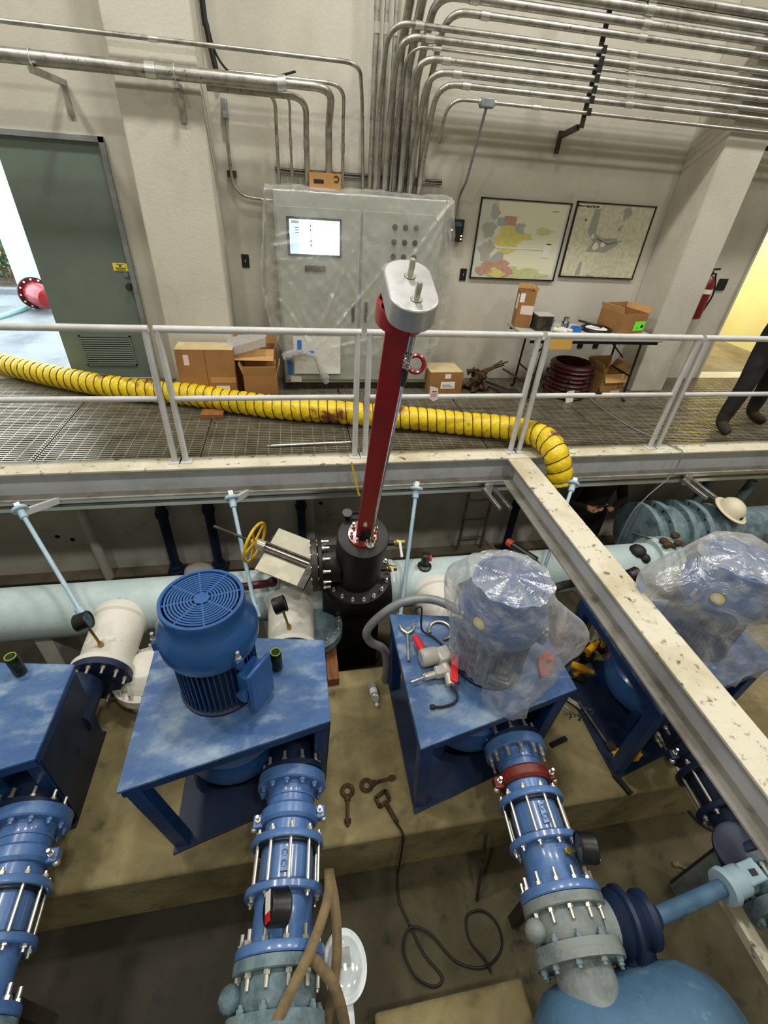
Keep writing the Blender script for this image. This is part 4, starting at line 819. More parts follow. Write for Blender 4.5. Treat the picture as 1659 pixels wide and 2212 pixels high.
# knife gate valve with handwheel
kd = V((-.88, .44, .17)).normalized(); kp = ls(-.53, -.07, .53); kx = kd.cross(AX).normalized(); kn = kx.cross(kd)
kg = thing('knife_gate_valve', 'stainless knife gate valve with a yellow handwheel beside the black housing', 'valve', ls(-.4, 0, .3))
MB().obox(kp, kd * .17, kx * .19, kn * .006).build('gate_plate', 'stainless', kg, bevel=.003)
for s in (-1, 1): MB().bar(kp - kd * .22 + kx * .03 * s + kn * .018, kp + kd * .21 + kx * .03 * s + kn * .018, .014, .022, kn).build('yoke_bar', 'dark_steel', kg)
MB().cyl(kp - kd * .22 + kn * .018, kp + kd * .2 + kn * .018, .009).build('stem', 'bolt_zinc', kg)
MB().cyl(kp + kd * .18 + kn * .018, kp + kd * .25 + kn * .018, .04).build('stem_nut', 'bolt_zinc', kg)
MB().bar(kp - kd * .2 - kx * .2 + kn * .01, kp - kd * .2 + kx * .2 + kn * .01, .05, .04, kn).build('packing_gland', 'dark_steel', kg)
MB().cyl(ls(-.315, 0, .5), ls(-.36, 0, .5), .2, n=36).build('valve_body', 'dark_steel', kg, bevel=.004)
wc = kp + kd * .27 + kn * .018; hw = MB().torus(wc, kd, .155, .011, 36, 8).build('handwheel', 'yellow_paint', kg)
x, y, _ = basis(kd); sk = MB()
for i in range(5): a = i * 2 * PI / 5; sk.tube([wc, wc + (x * math.cos(a) + y * math.sin(a)) * .155], .009, 6)
sk.cyl(wc - kd * .02, wc + kd * .02, .03); sk.build('spokes', 'yellow_paint', hw)
MB().cyl(wc, wc + kd * .34, .011).build('threaded_stem', 'dark_steel', kg)
single(MB().tube(spline([(-.5, 2.62, -.58), (-.4, 2.6, -.55), (-.28, 2.62, -.56)]), .03, 8).sphere((-.52, 2.62, -.57), .045).sphere((-.26, 2.63, -.56), .04), 'red_bonnet', 'red_dark', 'small dark red valve bonnet lying on the header below the handwheel', 'valve')
single(MB().obox((.165, 2.58, -1.16), (.045, 0, 0), (0, .48, 0), (0, 0, .04)), 'timber_baulk', 'wood', 'brown timber baulk lying beside the black housing', 'timber', bevel=.003)
t = thing('vent_valve', 'small black and red vent valve on the pale header pipe', 'valve', (.99, HY, HZ + HR - .01))
MB().lathe((.99, HY - .02, HZ + HR - .012), (0, 0, 1), [(0, .06), (.02, .06), (.03, .035), (.14, .035), (.15, .02), (.15, 0)], 16).build('vent_body', 'black_plastic', t); MB().cyl((1.01, HY - .02, HZ + HR + .09), (1.035, HY - .02, HZ + HR + .09), .03).build('red_cap', 'red_plastic', t)
# ------------------------------------------------------------------ EXTENSION STEMS, RISERS ON THE PIT WALL
for top, bot, lab in (((-2.02, 3.1, -.12), (-1.55, 2.47, -.52), 'pale blue valve stem rod reaching from the walkway to the gauge'), ((-.54, 3.1, -.1), (-.39, 2.46, -.62), 'pale blue valve stem rod passing in front of the yellow handwheel'), ((.94, 3.1, -.09), (.74, 2.46, -.86), 'pale blue valve stem rod beside the black housing'), ((2.38, 3.1, -.11), (1.9, 2.46, -.6), 'pale blue valve stem rod under the crossing beam'), ((5.0, 3.0, -.35), (4.35, 2.5, -.95), 'pale blue valve stem rod beyond the shrouded end motor')):
    top, bot = V(top), V(bot); d = (bot - top).normalized(); t = thing('extension_rod', lab, 'rod', bot)
    MB().cyl(top, bot, .0155, n=12).build('rod', 'pale_blue', t)
    MB().lathe(top - d * .03, d, [(0, .02), (0, .05), (.014, .055), (.024, .05), (.026, .026), (.09, .026), (.095, .018)], 22).build('collar', 'pale_blue', t)
    MB().obox(top - d * .05, basis(d)[0] * .019, basis(d)[1] * .019, d * .026).build('square_nut', 'galv_bright', t, bevel=.002)
    MB().bar((top.x + .08 if top.x < 1 else top.x - .06, 3.46, -.27), (top.x + .01, 3.12, top.z - .02), .028, .05).build('support_arm', 'rail_paint', t)
    MB().cyl(bot, bot + d * .09, .03).build('stem_coupling', 'pale_blue', t)
for x, y, z1, r, mt, lab in ((-1.43, 4.12, -.86, .05, 'blue_dark', 'dark blue riser pipe on the pit wall, farthest from the housing'), (-.97, 4.12, -.83, .05, 'blue_dark', 'dark blue riser pipe on the pit wall behind the handwheel'), (-.02, 4.06, -.80, .045, 'blue_dark', 'dark blue riser pipe on the pit wall just behind the black housing'), (2.50, 4.1, -.95, .045, 'blue_dark', 'dark blue riser pipe on the pit wall beside the ladder')):
    t = thing('riser_pipe', lab, 'pipe', (x, y, FZ)); MB().cyl((x, y, FZ), (x, y, z1), r, n=20).build('riser', mt, t)
    MB().lathe((x, y, z1 - .1), (0, 0, 1), [(0, r), (0, r + .014), (.05, r + .014), (.05, r + .004), (.08, r + .004), (.1, r - .004), (.14, r - .008), (.14, 0)], 20).build('riser_cap', mt, t)
    MB().box(x - .1, x + .1, y - .1, min(y + .1, 4.24), FZ, FZ + .02).build('foot_plate', 'dark_steel', t)
    if x < -.5: MB().lathe((x, y, FZ + .02), (0, 0, 1), [(0, .09), (.03, .09), (.05, .075), (.09, .07), (.1, r)], 20).build('foot_boss', mt, t)
single(MB().cyl((-2.14, 4.12, FZ), (-2.17, 4.1, -.3), .05, n=20), 'drain_pipe', 'pit_wall', 'dull white pipe standing against the pit wall', 'pipe')
single(MB().sphere((-1.18, 4.05, FZ + .07), .16, .1, .08, 14, 8).sphere((-1.27, 4.04, FZ + .06), .07, .1, .07), 'cloth_bundle', 'white_valve', 'pale cloth bundle on the pit floor between two dark blue risers', 'cloth')
ld = thing('pit_ladder', 'grey steel ladder fixed to the pit wall beside the crossing beam', 'ladder', (2.05, 4.2, FZ))
for x in (1.9, 2.2): MB().box(x - .012, x + .012, 4.16, 4.19, FZ, -.3).build('stile', 'galvanised', ld)
rg = MB().cyl((-.15, 0, 0), (.15, 0, 0), .011, n=8).build('rung', 'galvanised', ld, local=True)
for i in range(5): q = rg if i == 0 else share(rg, (0, 0, 0), ld); q.parent = ld; q.location = V((2.05, 4.175, FZ + .2 + .27 * i)) - ld.location
for x, z in ((-2.55, -1.25), (-2.42, -1.3), (.2, -.98), (1.72, -.72)): single(MB().lathe((x, 4.25, z), (0, -1, 0), [(0, .025), (.004, .022), (.005, 0)], 10), 'wall_patch', 'black_steel', 'small dark plugged hole in the pit wall', 'plug', 'dark plugs in the pit wall')
# ------------------------------------------------------------------ SUCTION VALVES
def gauge(c, label, stem_to, ax=(1, .15, .25), R=.058, group='pressure gauges on the pipework'):
    t = thing('pressure_gauge', label, 'gauge', stem_to, group); c = V(c); a = V(ax).normalized()
    MB().lathe(c - a * .03, a, [(-.02, 0), (-.02, R - .004), (-.014, R), (.055, R), (.06, R + .003), (.066, R - .002), (.064, R - .008)], 28, False).build('case', 'black_plastic', t)
    MB().lathe(c - a * .03, a, [(.058, R - .006), (.059, 0)], 28, False).build('dial', 'screen_mark', t)
    x, y, _ = basis(a); MB().bar(c + a * .0295, c + a * .0295 + y * R * .6, .004, .001, a).build('needle', 'ink', t)
    up = V((0, 0, 1)); up = (up - a * up.dot(a)).normalized(); sd = up.cross(a); q = c - a * .051
    MB().obox(q + sd * R * .3, sd * R * .55, up * R * .4, a * .001).build('back_label', 'paper', t); MB().obox(q - sd * R * .5, sd * R * .25, up * R * .4, a * .001).build('red_label', 'red_plastic', t)
    MB().cyl(V(stem_to), c - (c - V(stem_to)).normalized() * R * .9, .009).lathe(V(stem_to), (0, 0, 1), [(0, .018), (.03, .018)], 6).build('brass_stem', 'brass', t); return t
def suction(x, label, gx, glabel, zc=-.83, branch=True):
    t = thing('suction_strainer', label, 'valve', (x, 2.35, PZ))
    MB().lathe((x, 2.62, zc), (0, -1, 0), [(-.06, .0), (-.06, .1), (-.04, .185), (.0, .195), (.035, .195), (.05, .178), (.3, .172), (.42, .165), (.44, .15), (.44, .2), (.48, .2), (.48, 0)], 44).build('barrel', 'white_valve', t)
    MB().lathe((x, 2.137, zc), (0, -1, 0), [(0, .2), (.045, .2), (.045, .12), (.045, 0)], 40).build('blue_flange', 'blue_dark', t); ring_bolts(t, (x, 2.092, zc), (0, -1, 0), .165, 12, BS); ring_bolts(t, (x, 2.18, zc), (0, 1, 0), .165, 12, BW)
    MB().box(x - .08, x + .08, 2.2, 2.26, PZ - .3, zc - .1).build('support', 'white_valve', t)
    if branch:
        mt = 'white_valve' if x < -1 else 'teal_cast'; bx_, by2 = (x + .25, 2.21) if x < -1 else (x + .17, 2.5)
        bz0 = PZ if by2 < 2.23 else FZ; MB().lathe((bx_, by2, bz0), (0, 0, 1), [(0, .18), (-1.0 - bz0, .19)], 40, False).build('branch_body', mt, t)
        MB().lathe((bx_, by2, -1.03), (0, 0, 1), [(0, .19), (0, .235), (.035, .235), (.037, .228), (.041, .235), (.075, .235), (.078, .228), (.085, .19), (.13, .165), (.18, .11), (.2, 0)], 44).build('side_branch', mt, t); ring_bolts(t, (bx_, by2, -.955), (0, 0, 1), .21, 16, BS)
    gauge((gx - .03, 2.27, zc + .40), glabel, (gx + .015, 2.25, zc + .165)); return t
suction(-1.40, 'white suction strainer with a round bolted side branch beside the uncovered motor', -1.40, 'black pressure gauge on the white strainer beside the first can')
suction(-.135, 'white suction strainer behind the uncovered motor, next to the timber baulk', -.155, 'black pressure gauge on the white strainer behind the uncovered motor')
suction(1.06, 'white suction strainer half hidden behind the shrouded motor with tools', 1.2, 'black pressure gauge hidden behind the shrouded motor', branch=False)
suction(2.55, 'white suction strainer hidden behind the shrouded end motor', 2.6, 'black pressure gauge behind the shrouded end motor', branch=False)
# ------------------------------------------------------------------ PUMP STANDS
def stand(x0, label, lean=0, cans=False):
    t = thing('pump_stand', label, 'stand', (x0 + .5, 1.6, PZ), 'blue pump stands in a row')
    L = [(x0, 1.154), (x0 + 1.03, 1.375), (x0 + 1.03, 1.925), (x0, 2.09)]
    MB().prism(L, TZ - .018, TZ).build('top_plate', 'blue_top', t, bevel=.003)
    def edge(a, b): return MB().bar((a[0], a[1], TZ - .05), (b[0], b[1], TZ - .05), .012, .063)
    ins = [(x0 + .012, 1.17), (x0 + 1.018, 1.386), (x0 + 1.018, 1.914), (x0 + .012, 2.072)]
    for i in range(4): edge(ins[i], ins[(i + 1) % 4]).build('apron', 'blue_shaded', t)
    base = [(x0 + .04 + lean, 1.13), (x0 + .99, 1.36), (x0 + .99, 1.94), (x0 + .04 + lean, 2.1)]
    MB().prism(base, PZ, PZ + .02).build('base_plate', 'blue_dark', t, bevel=.003)
    cs = [((x0 + .045, 1.21), (x0 + .085 + lean, 1.2)), ((x0 + .985, 1.43), (x0 + .95, 1.43)), ((x0 + .985, 1.87), (x0 + .95, 1.87)), ((x0 + .045, 2.04), (x0 + .085 + lean, 2.03))]
    for (a, b) in cs: MB().bar((b[0], b[1], PZ + .02), (a[0], a[1], TZ - .018), .075, .075, (0, 1, 0)).build('leg', 'blue_shaded', t, bevel=.004)
    MB().obox((x0 + 1.008, 1.65, (PZ + TZ) / 2 - .02), (.005, 0, 0), (0, .25, 0), (.018, 0, (TZ - PZ) / 2 - .045)).build('side_panel', 'blue_dark', t)  # same stand paint; its shaded side is put into the darker blue
    for b in base: share(BS, (b[0] + (.06 if b[0] < x0 + .5 else -.05), b[1] + (.08 if b[1] < 1.6 else -.08), PZ + .02), t)
    return t
def motor(x, y, label, sticker=False, jb=(-.75, 1)):
    z = TZ; t = thing('electric_motor', label, 'motor', (x, y, z))
    MB().lathe((x, y, z), (0, 0, 1), [(0, .222), (.018, .222), (.024, .205), (.05, .19), (.42, .19), (.42, 0)], 48).build('frame_body', 'blue_dark', t)
    f = MB().box(.18, .214, -.004, .004, .03, .42).build('cooling_fin', 'blue_shaded', t, local=True)
    for i in range(48):
        q = f if i == 0 else f.copy()
        if i: COL.objects.link(q); q.parent = t
        q.rotation_euler = (0, 0, i * 2 * PI / 48)
    MB().lathe((x, y, z), (0, 0, 1), [(.39, .19), (.375, .222), (.385, .236), (.43, .25), (.49, .252), (.545, .24), (.585, .22), (.615, .206), (.66, .203), (.685, .206), (.70, .203), (.70, .187), (.685, .184)], 56, False).build('fan_cowl', 'blue_motor', t)
    gr = MB()
    for k in range(9):
        R = .052 + .0148 * k; gr.lathe((x, y, z + .69), (0, 0, 1), [(0, R - .0046), (.007, R - .0046), (.007, R + .0046), (0, R + .0046), (0, R - .0046)], 48, False)
    for k in range(8): a = k * PI / 4 + .2; c, s = math.cos(a), math.sin(a); gr.bar((x + c * .03, y + s * .03, z + .6935), (x + c * .188, y + s * .188, z + .6935), .009, .006)
    gr.lathe((x, y, z + .69), (0, 0, 1), [(0, .04), (.009, .04), (.01, .034), (.01, 0)], 8); gr.build('fan_grille', 'blue_motor', t)
    MB().lathe((x, y, z + .64), (0, 0, 1), [(0, .183), (.001, 0)], 32).build('grille_void', 'black_steel', t)
    for i in range(3):
        a = i * 2 * PI / 3 - .9; c, s = math.cos(a), math.sin(a); MB().box(-.03, .03, -.02, .02, 0, .06).xf(Matrix.Translation((x + c * .25, y + s * .25, z + .40)) @ Matrix.Rotation(a, 4, 'Z')).build('cowl_lug', 'blue_motor', t, bevel=.004)
        share(BS, (x + c * .265, y + s * .265, z + .46), t)
    R = Matrix.Translation((x, y, z)) @ Matrix.Rotation(math.radians(jb[0] * 57.3), 4, 'Z')
    j = MB().box(.205, .29, -.07, .07, .08, .30).xf(R).build('terminal_box', 'blue_motor', t, bevel=.01)
    MB().box(.29, .315, -.09, .09, .03, .36).xf(R).build('terminal_cover', 'blue_motor', j, bevel=.02)
    MB().lathe((0, 0, 0), (0, -1, 0), [(0, .0), (0, .035), (.03, .035), (.03, .025)], 16).xf(R @ Matrix.Translation((.25, -.07, .16))).build('cable_gland', 'blue_motor', j)
    MB().torus((0, 0, 0), (0, 0, 1), .035, .009, 18, 6).xf(R @ Matrix.Rotation(2.35, 4, 'Z') @ Matrix.Translation((.30, 0, .012))).build('lifting_ring', 'blue_motor', t)
    if sticker: MB().lathe((0, 0, 0), (1, 0, 0), [(0, .036), (.004, .036), (.004, 0)], 20).xf(Matrix.Translation((x, y, z + .53)) @ Matrix.Rotation(-2.55, 4, 'Z') @ Matrix.Translation((.246, 0, 0))).build('yellow_sticker', 'sign_yellow', t); MB().lathe((0, 0, 0), (1, 0, 0), [(0, .02), (.006, .02), (.006, 0)], 16).xf(Matrix.Translation((x, y, z + .53)) @ Matrix.Rotation(-2.55, 4, 'Z') @ Matrix.Translation((.246, 0, 0))).build('sticker_centre', 'paper', t)
    return t
def pump(x, y, xd, label, xs):
    z = -.90; t = thing('pump_casing', label, 'pump', (x, y, PZ + .02))
    MB().lathe((x, y, z), (0, 0, 1), [(-.19, 0), (-.19, .15), (-.17, .22), (-.1, .3), (0, .325), (.1, .3), (.15, .24), (.17, .2), (.22, .18), (.3, .13), (.43, .12), (.44, 0)], 48).build('volute', 'blue_motor', t)
    MB().lathe((xd, 1.30, -.86), (0, 1, 0), [(0, .185), (.03, .185), (.032, .13), (.12, .12), (.35, .15)], 36).build('discharge_nozzle', 'blue_dark', t)
    MB().lathe((xs, 2.09, -.83), (0, -1, 0), [(0, .13), (.3, .14)], 32).build('suction_nozzle', 'blue_dark', t)
    for a in (.6, 2.4, 3.9, 5.5):
        MB().bar((x + .26 * math.cos(a), y + .26 * math.sin(a), z - .02), (x + .27 * math.cos(a), y + .27 * math.sin(a), PZ + .02), .05, .1).build('foot', 'blue_shaded', t, bevel=.004)
    ring_bolts(t, (xd, 1.332, -.86), (0, 1, 0), .16, 10, BS)
    for a in range(3): MB().bar((x + .2 * math.cos(a * 2.1 + .5), y + .2 * math.sin(a * 2.1 + .5), z + .12), (x + .2 * math.cos(a * 2.1 + .5), y + .2 * math.sin(a * 2.1 + .5), TZ - .02), .03, .1).build('motor_support', 'blue_shaded', t)
    return t
# ------------------------------------------------------------------ DISCHARGE LINES
def discharge(xd, label, gl, coup='blue_discharge', tilt=-.085, full=True, mt='blue_discharge', body='teal_cast', bolt=None, gside=0):
    bolt = bolt or BS; O = V((xd, 1.298, -.86)); d = V((tilt, -1, 0)).normalized(); t = thing('discharge_line', label, 'pipe', O - d * 0 + V((0, -.4, FZ + .86)))
    P = lambda s: O + d * s
    L = lambda nm, prof, m=mt, n=40: MB().lathe(O, d, prof, n, False).build(nm, m, t)
    L('inlet_flange', [(0, .1), (0, .19), (.055, .19), (.062, .182), (.062, .135), (.085, .128), (.11, .126), (.17, .126)])
    L('groove_ring', [(.11, .126), (.112, .133), (.122, .133), (.124, .126)])
    cp = L('grooved_coupling', [(.165, .126), (.165, .142), (.18, .155), (.225, .155), (.24, .142), (.24, .126)], coup)
    x, y, _ = basis(d)
    for s in (-1, 1):
        e = V((s, 0, 0)); c = P(.2025) + e * .165; MB().obox(c, e * .028, d * .033, V((0, 0, .03))).build('coupling_lug', coup, cp, bevel=.008)
        share(BS, c + V((0, 0, .028)), cp); MB().sphere(c + e * .02 + d * .03, .018).build('lug_nut', 'bolt_zinc', cp)
    L('spool_pipe', [(.24, .126), (.33, .126)])
    L('rod_flange', [(.31, .126), (.31, .182), (.317, .186), (.34, .186), (.346, .182), (.346, .14)]); L('sleeve', [(.346, .132), (.53, .132)])
    L('seal_ring', [(.346, .165), (.356, .165), (.356, .132)], 'black_plastic'); L('seal_ring', [(.51, .132), (.51, .165), (.52, .165)], 'black_plastic')
    L('rod_flange', [(.52, .132), (.52, .186), (.526, .19), (.55, .19), (.556, .184), (.556, .14)])
    rd = MB().cyl((0, 0, 0), (0, 0, .30), .0085, n=8).cyl((0, 0, .014), (0, 0, .034), .0155, n=6).cyl((0, 0, .262), (0, 0, .285), .0155, n=6).build('tie_rod', 'bolt_zinc'); COL.objects.unlink(rd)
    ring_bolts(t, P(.278), d, .162, 10, rd, .15)
    MB().obox(P(.43) + V((.0, 0, .138)), V((.018, 0, 0)), d * .05, V((0, 0, .006))).torus(P(.405) + V((0, 0, .146)), (0, 0, 1), .012, .004, 12, 5).torus(P(.45) + V((0, 0, .146)), (0, 0, 1), .012, .004, 12, 5).build('cast_mark', mt, t)
    L('reducer', [(.556, .14), (.6, .136), (.66, .138), (.735, .158)])
    L('outlet_flange', [(.735, .15), (.735, .196), (.742, .2), (.77, .2), (.776, .196), (.776, .1)])
    ring_bolts(t, O + d * .06, d, .162, 12, BB if mt == 'blue_discharge' and bolt is BS and coup == mt else BS, .1); ring_bolts(t, P(.735), -d, .175, 12, BS, .2)
    L('mating_flange', [(.78, .1), (.78, .2), (.82, .2), (.824, .194), (.824, .14)], body)
    ring_bolts(t, P(.824), d, .175, 12, BS, .2)
    L('valve_body', [(.824, .16), (.85, .165), (.92, .165), (.945, .15)], body)
    L('valve_flange', [(.945, .15), (.945, .205), (.975, .205), (.98, .208), (1.01, .205), (1.01, .13)], body); ring_bolts(t, P(.945), -d, .18, 10, BT); ring_bolts(t, P(1.01), d, .18, 10, BT)
    L('outlet_pipe', [(1.01, .132), (1.28, .134)], 'grey_cast')
    MB().sphere(P(.87) + V((-.19, 0, .05)), .05, .05, .05, 12, 8).cyl(P(.87) + V((-.14, 0, .02)), P(.87) + V((-.22, 0, .06)), .035).build('side_plug', body, t)
    MB().box(P(.66).x - .03, P(.66).x + .03, P(.66).y - .03, P(.66).y + .03, FZ, -.86 - .1).build('support_post', 'pit_floor', t)
    gauge(P(.64) + V((gside, -.0, .235)), gl, P(.62) + V((gside * .5, 0, .13)), ax=(.9, 0, -.42) if not gside else (-.97, .22, -.1), R=.07)
    return t
xs0 = -.939
stand(xs0 - 1.46, 'blue pump stand without a motor, an open can near its back corner', .0)
stand(xs0, 'dusty blue pump stand carrying the uncovered motor', .07)
stand(.549, 'blue pump stand with a drill and tools on its top', 0)
stand(2.0, 'blue pump stand under the crossing beam, tools around its base', -.05)
motor(-.515, 1.70, 'blue electric motor with bare fan grille, not covered', jb=(-.62, 1))
motor(1.10, 1.65, 'blue electric motor under clear film beside the drill', True, jb=(.9, 1))
motor(2.60, 1.66, 'blue electric motor under clear film beyond the crossing beam', True, jb=(.9, 1))
pump(-1.95, 1.66, -1.53, 'blue pump casing under the stand without a motor', -1.5)
pump(-.5, 1.68, -.14, 'blue pump casing under the dusty stand of the uncovered motor', -.2)
pump(1.05, 1.66, 1.24, 'blue pump casing under the stand with the drill', 1.05)
pump(2.5, 1.66, 2.58, 'glossy blue pump casing seen through the stand under the crossing beam', 2.5)
discharge(-1.50, 'blue discharge line of the pump stand that has no motor', 'black pressure gauge on the discharge line of the motorless stand', tilt=.05)
discharge(-.14, 'blue discharge line below the uncovered motor with a plain blue coupling', 'black pressure gauge on the strapped discharge line')
discharge(1.24, 'blue discharge line with a rust-red coupling below the drill', 'black pressure gauge on the discharge line with the red coupling', 'maroon', body='grey_cast', gside=.11)
discharge(2.42, 'dark blue discharge line beside the crossing beam', 'black pressure gauge on the dark blue discharge line', 'blue_dark', mt='blue_dark')
# ------------------------------------------------------------------ FILM OVER THE MOTORS
def bag(name, label, x, y, ztop, hem, prof, tips, seed, tail=None):
    """loose film hood round a motor: prof gives radius against height, tips pull the hem outwards"""
    rn = random.Random(seed); ph = [rn.uniform(0, 6.28) for _ in range(8)]; n, m = 96, 44
    def rad(z):
        for i in range(len(prof) - 1):
            (z0, r0), (z1, r1) = prof[i], prof[i + 1]
            if z1 <= z <= z0: return r0 + (r1 - r0) * (z0 - z) / (z0 - z1)
        return prof[-1][1]
    def pt(u, v):
        a = 2 * PI * u; zh = hem(a); z = ztop - (ztop - zh) * v; r = rad(z)
        for (ta, w, zc, zw, amt) in tips:
            da = (a - ta + PI) % (2 * PI) - PI; r += amt * math.exp(-(da / w) ** 2) * math.exp(-((z - zc) / zw) ** 2)
        fold = .5 * math.sin(7 * a + ph[0] + z * 3) + .35 * math.sin(13 * a + ph[1] - z * 6) + .25 * math.sin(23 * a + ph[2] + z * 9) + .2 * math.sin(31 * a + 14 * z + ph[3])
        r += .016 * fold * (.35 + 1.2 * v) + .006 * math.sin(40 * z + 9 * a)
        return (x + r * math.cos(a), y + r * math.sin(a), z)
    t = thing(name, label, 'plastic sheet', (x, y, TZ))
    MB().grid(pt, n, m).build('film_skirt', 'film_bag', t, smooth=180)
    MB().grid(lambda u, v: (lambda q: (x + (q[0] - x) * v, y + (q[1] - y) * v, ztop + .012 * (1 - v) + .006 * math.sin(11 * 2 * PI * u) * v))(pt(u, 0)), n, 8).build('film_top', 'film_bag', t, smooth=180)
    if tail: MB().grid(tail, 24, 12).build('film_tail', 'film_bag', t, smooth=180)
    return t
def hem3(a):
    d = (a - 4.75 + PI) % (2 * PI) - PI
    return TZ + .006 + (.0 if -0.5 < d < 1.6 else .12 + .05 * math.sin(3 * a)) if not (-2.4 < d < -.5) else TZ + .2 - .1 * math.sin(2 * a)
bag('plastic_hood', 'clear plastic hood draped over the motor beside the drill', 1.10, 1.65, .30, hem3, [(.30, .222), (.24, .235), (.12, .275), (0, .285), (-.1, .27), (-.3, .27), (-.42, .26)],
    [(4.74, .42, -.42, .22, .16), (6.1, .5, -.1, .16, .24), (5.6, .5, -.3, .2, .12), (2.3, .5, .1, .2, .1)], 5)
bag('plastic_hood', 'cloudy plastic hood draped over the end motor beyond the crossing beam', 2.60, 1.66, .31, lambda a: TZ + .02 + .08 * (1 + math.sin(2 * a)) * .5, [(.31, .23), (.22, .27), (.1, .31), (0, .32), (-.2, .31), (-.42, .33)],
    [(3.0, .5, .05, .22, .24), (4.2, .5, -.3, .22, .14), (5.4, .6, -.25, .25, .14), (.6, .6, 0, .3, .12)], 9)
single(MB().box(1.09, 1.13, 1.272, 1.276, TZ - .03, TZ + .03), 'masking_tape', 'tape_blue', 'bright blue tape holding the hood to the front edge of the stand', 'tape')
single(MB().obox((2.07, 1.74, .02), (0, .03, 0), (.004, 0, 0), (0, 0, .03)), 'masking_tape', 'tape_blue', 'blue tape at the back of the cloudy hood', 'tape')
# ------------------------------------------------------------------ CANS, TOOLS ON THE STANDS
def can(x, y, label):
    t = thing('drink_can', label, 'can', (x, y, TZ))
    MB().lathe((x, y, TZ), (0, 0, 1), [(0, 0), (0, .024), (.008, .032), (.012, .033), (.14, .033), (.15, .028), (.153, .0275)], 24).build('can_body', 'can_black', t)
    MB().lathe((x, y, TZ), (0, 0, 1), [(.15, .0285), (.157, .029), (.157, .026), (.152, .024), (.152, .0)], 24, False).build('can_lid', 'can_green', t)
    MB().lathe((x, y + .008, TZ + .1525), (0, 0, 1), [(0, .01), (.001, .01), (.001, 0)], 12).build('can_opening', 'black_steel', t)
can(-.20, 1.75, 'black drink can with a green lid beside the uncovered motor'); can(-1.64, 1.90, 'black drink can with a green lid on the stand without a motor')
dz = TZ
dr = thing('right_angle_drill', 'grey and red heavy drill lying on the pump stand', 'drill', (.72, 1.65, TZ))
A_, B_ = V((.69, 1.73, dz + .075)), V((.76, 1.52, dz + .06)); da = (B_ - A_).normalized()
MB().lathe(V((.66, 1.655, dz + .075)), (1, .12, 0), [(0, 0), (0, .045), (.01, .055), (.09, .055), (.12, .045), (.13, 0)], 24).build('motor_housing', 'tool_grey', dr)
MB().obox((.80, 1.65, dz + .075), (.045, .01, 0), (-.01, .05, 0), (0, 0, .05)).build('gear_case', 'tool_grey', dr, bevel=.015)
MB().tube([(.69, 1.70, dz + .07), (.68, 1.76, dz + .065), (.665, 1.835, dz + .06)], [.022, .024, .018], 14).build('side_handle', 'red_plastic', dr)
MB().tube(spline([(.79, 1.61, dz + .07), (.80, 1.55, dz + .06), (.80, 1.47, dz + .05)]), [.03] * 9 + [.026] * 8, 12).build('grip', 'tool_grey', dr)
MB().obox((.845, 1.56, dz + .08), (.02, -.012, 0), (.03, .09, 0), (0, 0, .012)).build('trigger_guard', 'red_plastic', dr, bevel=.006)
MB().obox((.765, 1.56, dz + .06), (.04, .004, 0), (-.003, .03, 0), (0, 0, .03)).build('gear_head', 'tool_grey', dr, bevel=.01)
MB().cyl((.73, 1.555, dz + .05), (.66, 1.545, dz + .047), .023).lathe((.69, 1.548, dz + .05), (-1, -.06, -.05), [(0, .02), (.03, .024), (.04, .016)], 14).build('chuck', 'bolt_zinc', dr)
MB().cyl((.66, 1.545, dz + .045), (.575, 1.53, dz + .035), .0085).build('drill_bit', 'chrome', dr)
MB().tube(spline([(.80, 1.47, dz + .045), (.83, 1.42, dz + .02), (.80, 1.38, dz + .012), (.73, 1.365, dz + .012), (.68, 1.37, dz + .012)]), .0075, 8).cyl((.68, 1.37, dz + .014), (.655, 1.372, dz + .014), .014).build('power_cord', 'cable_black', dr)
single(MB().tube([(.60, 1.69, TZ + .014), (.635, 1.90, TZ + .014)], .0105, 10).tube(spline([(.635, 1.90, TZ + .014), (.61, 1.93, TZ + .014), (.60, 1.97, TZ + .014)], 4), .013, 8).tube(spline([(.635, 1.90, TZ + .014), (.67, 1.92, TZ + .014), (.69, 1.955, TZ + .014)], 4), .013, 8), 'bar_spanner', 'galvanised', 'long steel bar spanner with a forked end on the pump stand', 'spanner')
single(MB().torus((.86, 1.90, TZ + .012), (0, 0, 1), .075, .011, 26, 8, 0, 4.9), 'hook_spanner', 'galvanised', 'curved steel hook spanner beside the clear hood', 'spanner')
single(MB().tube(spline([(.72, 2.02, TZ + .06), (.69, 1.98, TZ + .14), (.73, 1.97, TZ + .17), (.73, 1.9, TZ + .04), (.80, 1.85, TZ + .012), (.86, 1.74, TZ + .012), (.88, 1.62, TZ + .012), (.86, 1.5, TZ + .012)]), .0065, 7), 'black_lead', 'cable_black', 'black lead looping over the stand beside the spanner', 'cable')
t = thing('grinder_guard', 'orange-red steel blade guard on the corner of the pump stand', 'guard', (1.47, 1.56, TZ))
MB().prism([(1.385, 1.47), (1.44, 1.485), (1.51, 1.545), (1.535, 1.615), (1.50, 1.65), (1.43, 1.61), (1.395, 1.54)], TZ + .012, TZ + .024).build('guard_plate', 'orange_red', t, bevel=.003)
MB().prism([(1.385, 1.47), (1.44, 1.485), (1.45, 1.5), (1.395, 1.49)], TZ, TZ + .012).build('guard_foot', 'orange_red', t); MB().lathe((1.475, 1.57, TZ + .0235), (0, 0, 1), [(0, .017), (.0015, .017), (.0015, 0)], 16).build('guard_hole', 'black_steel', t)
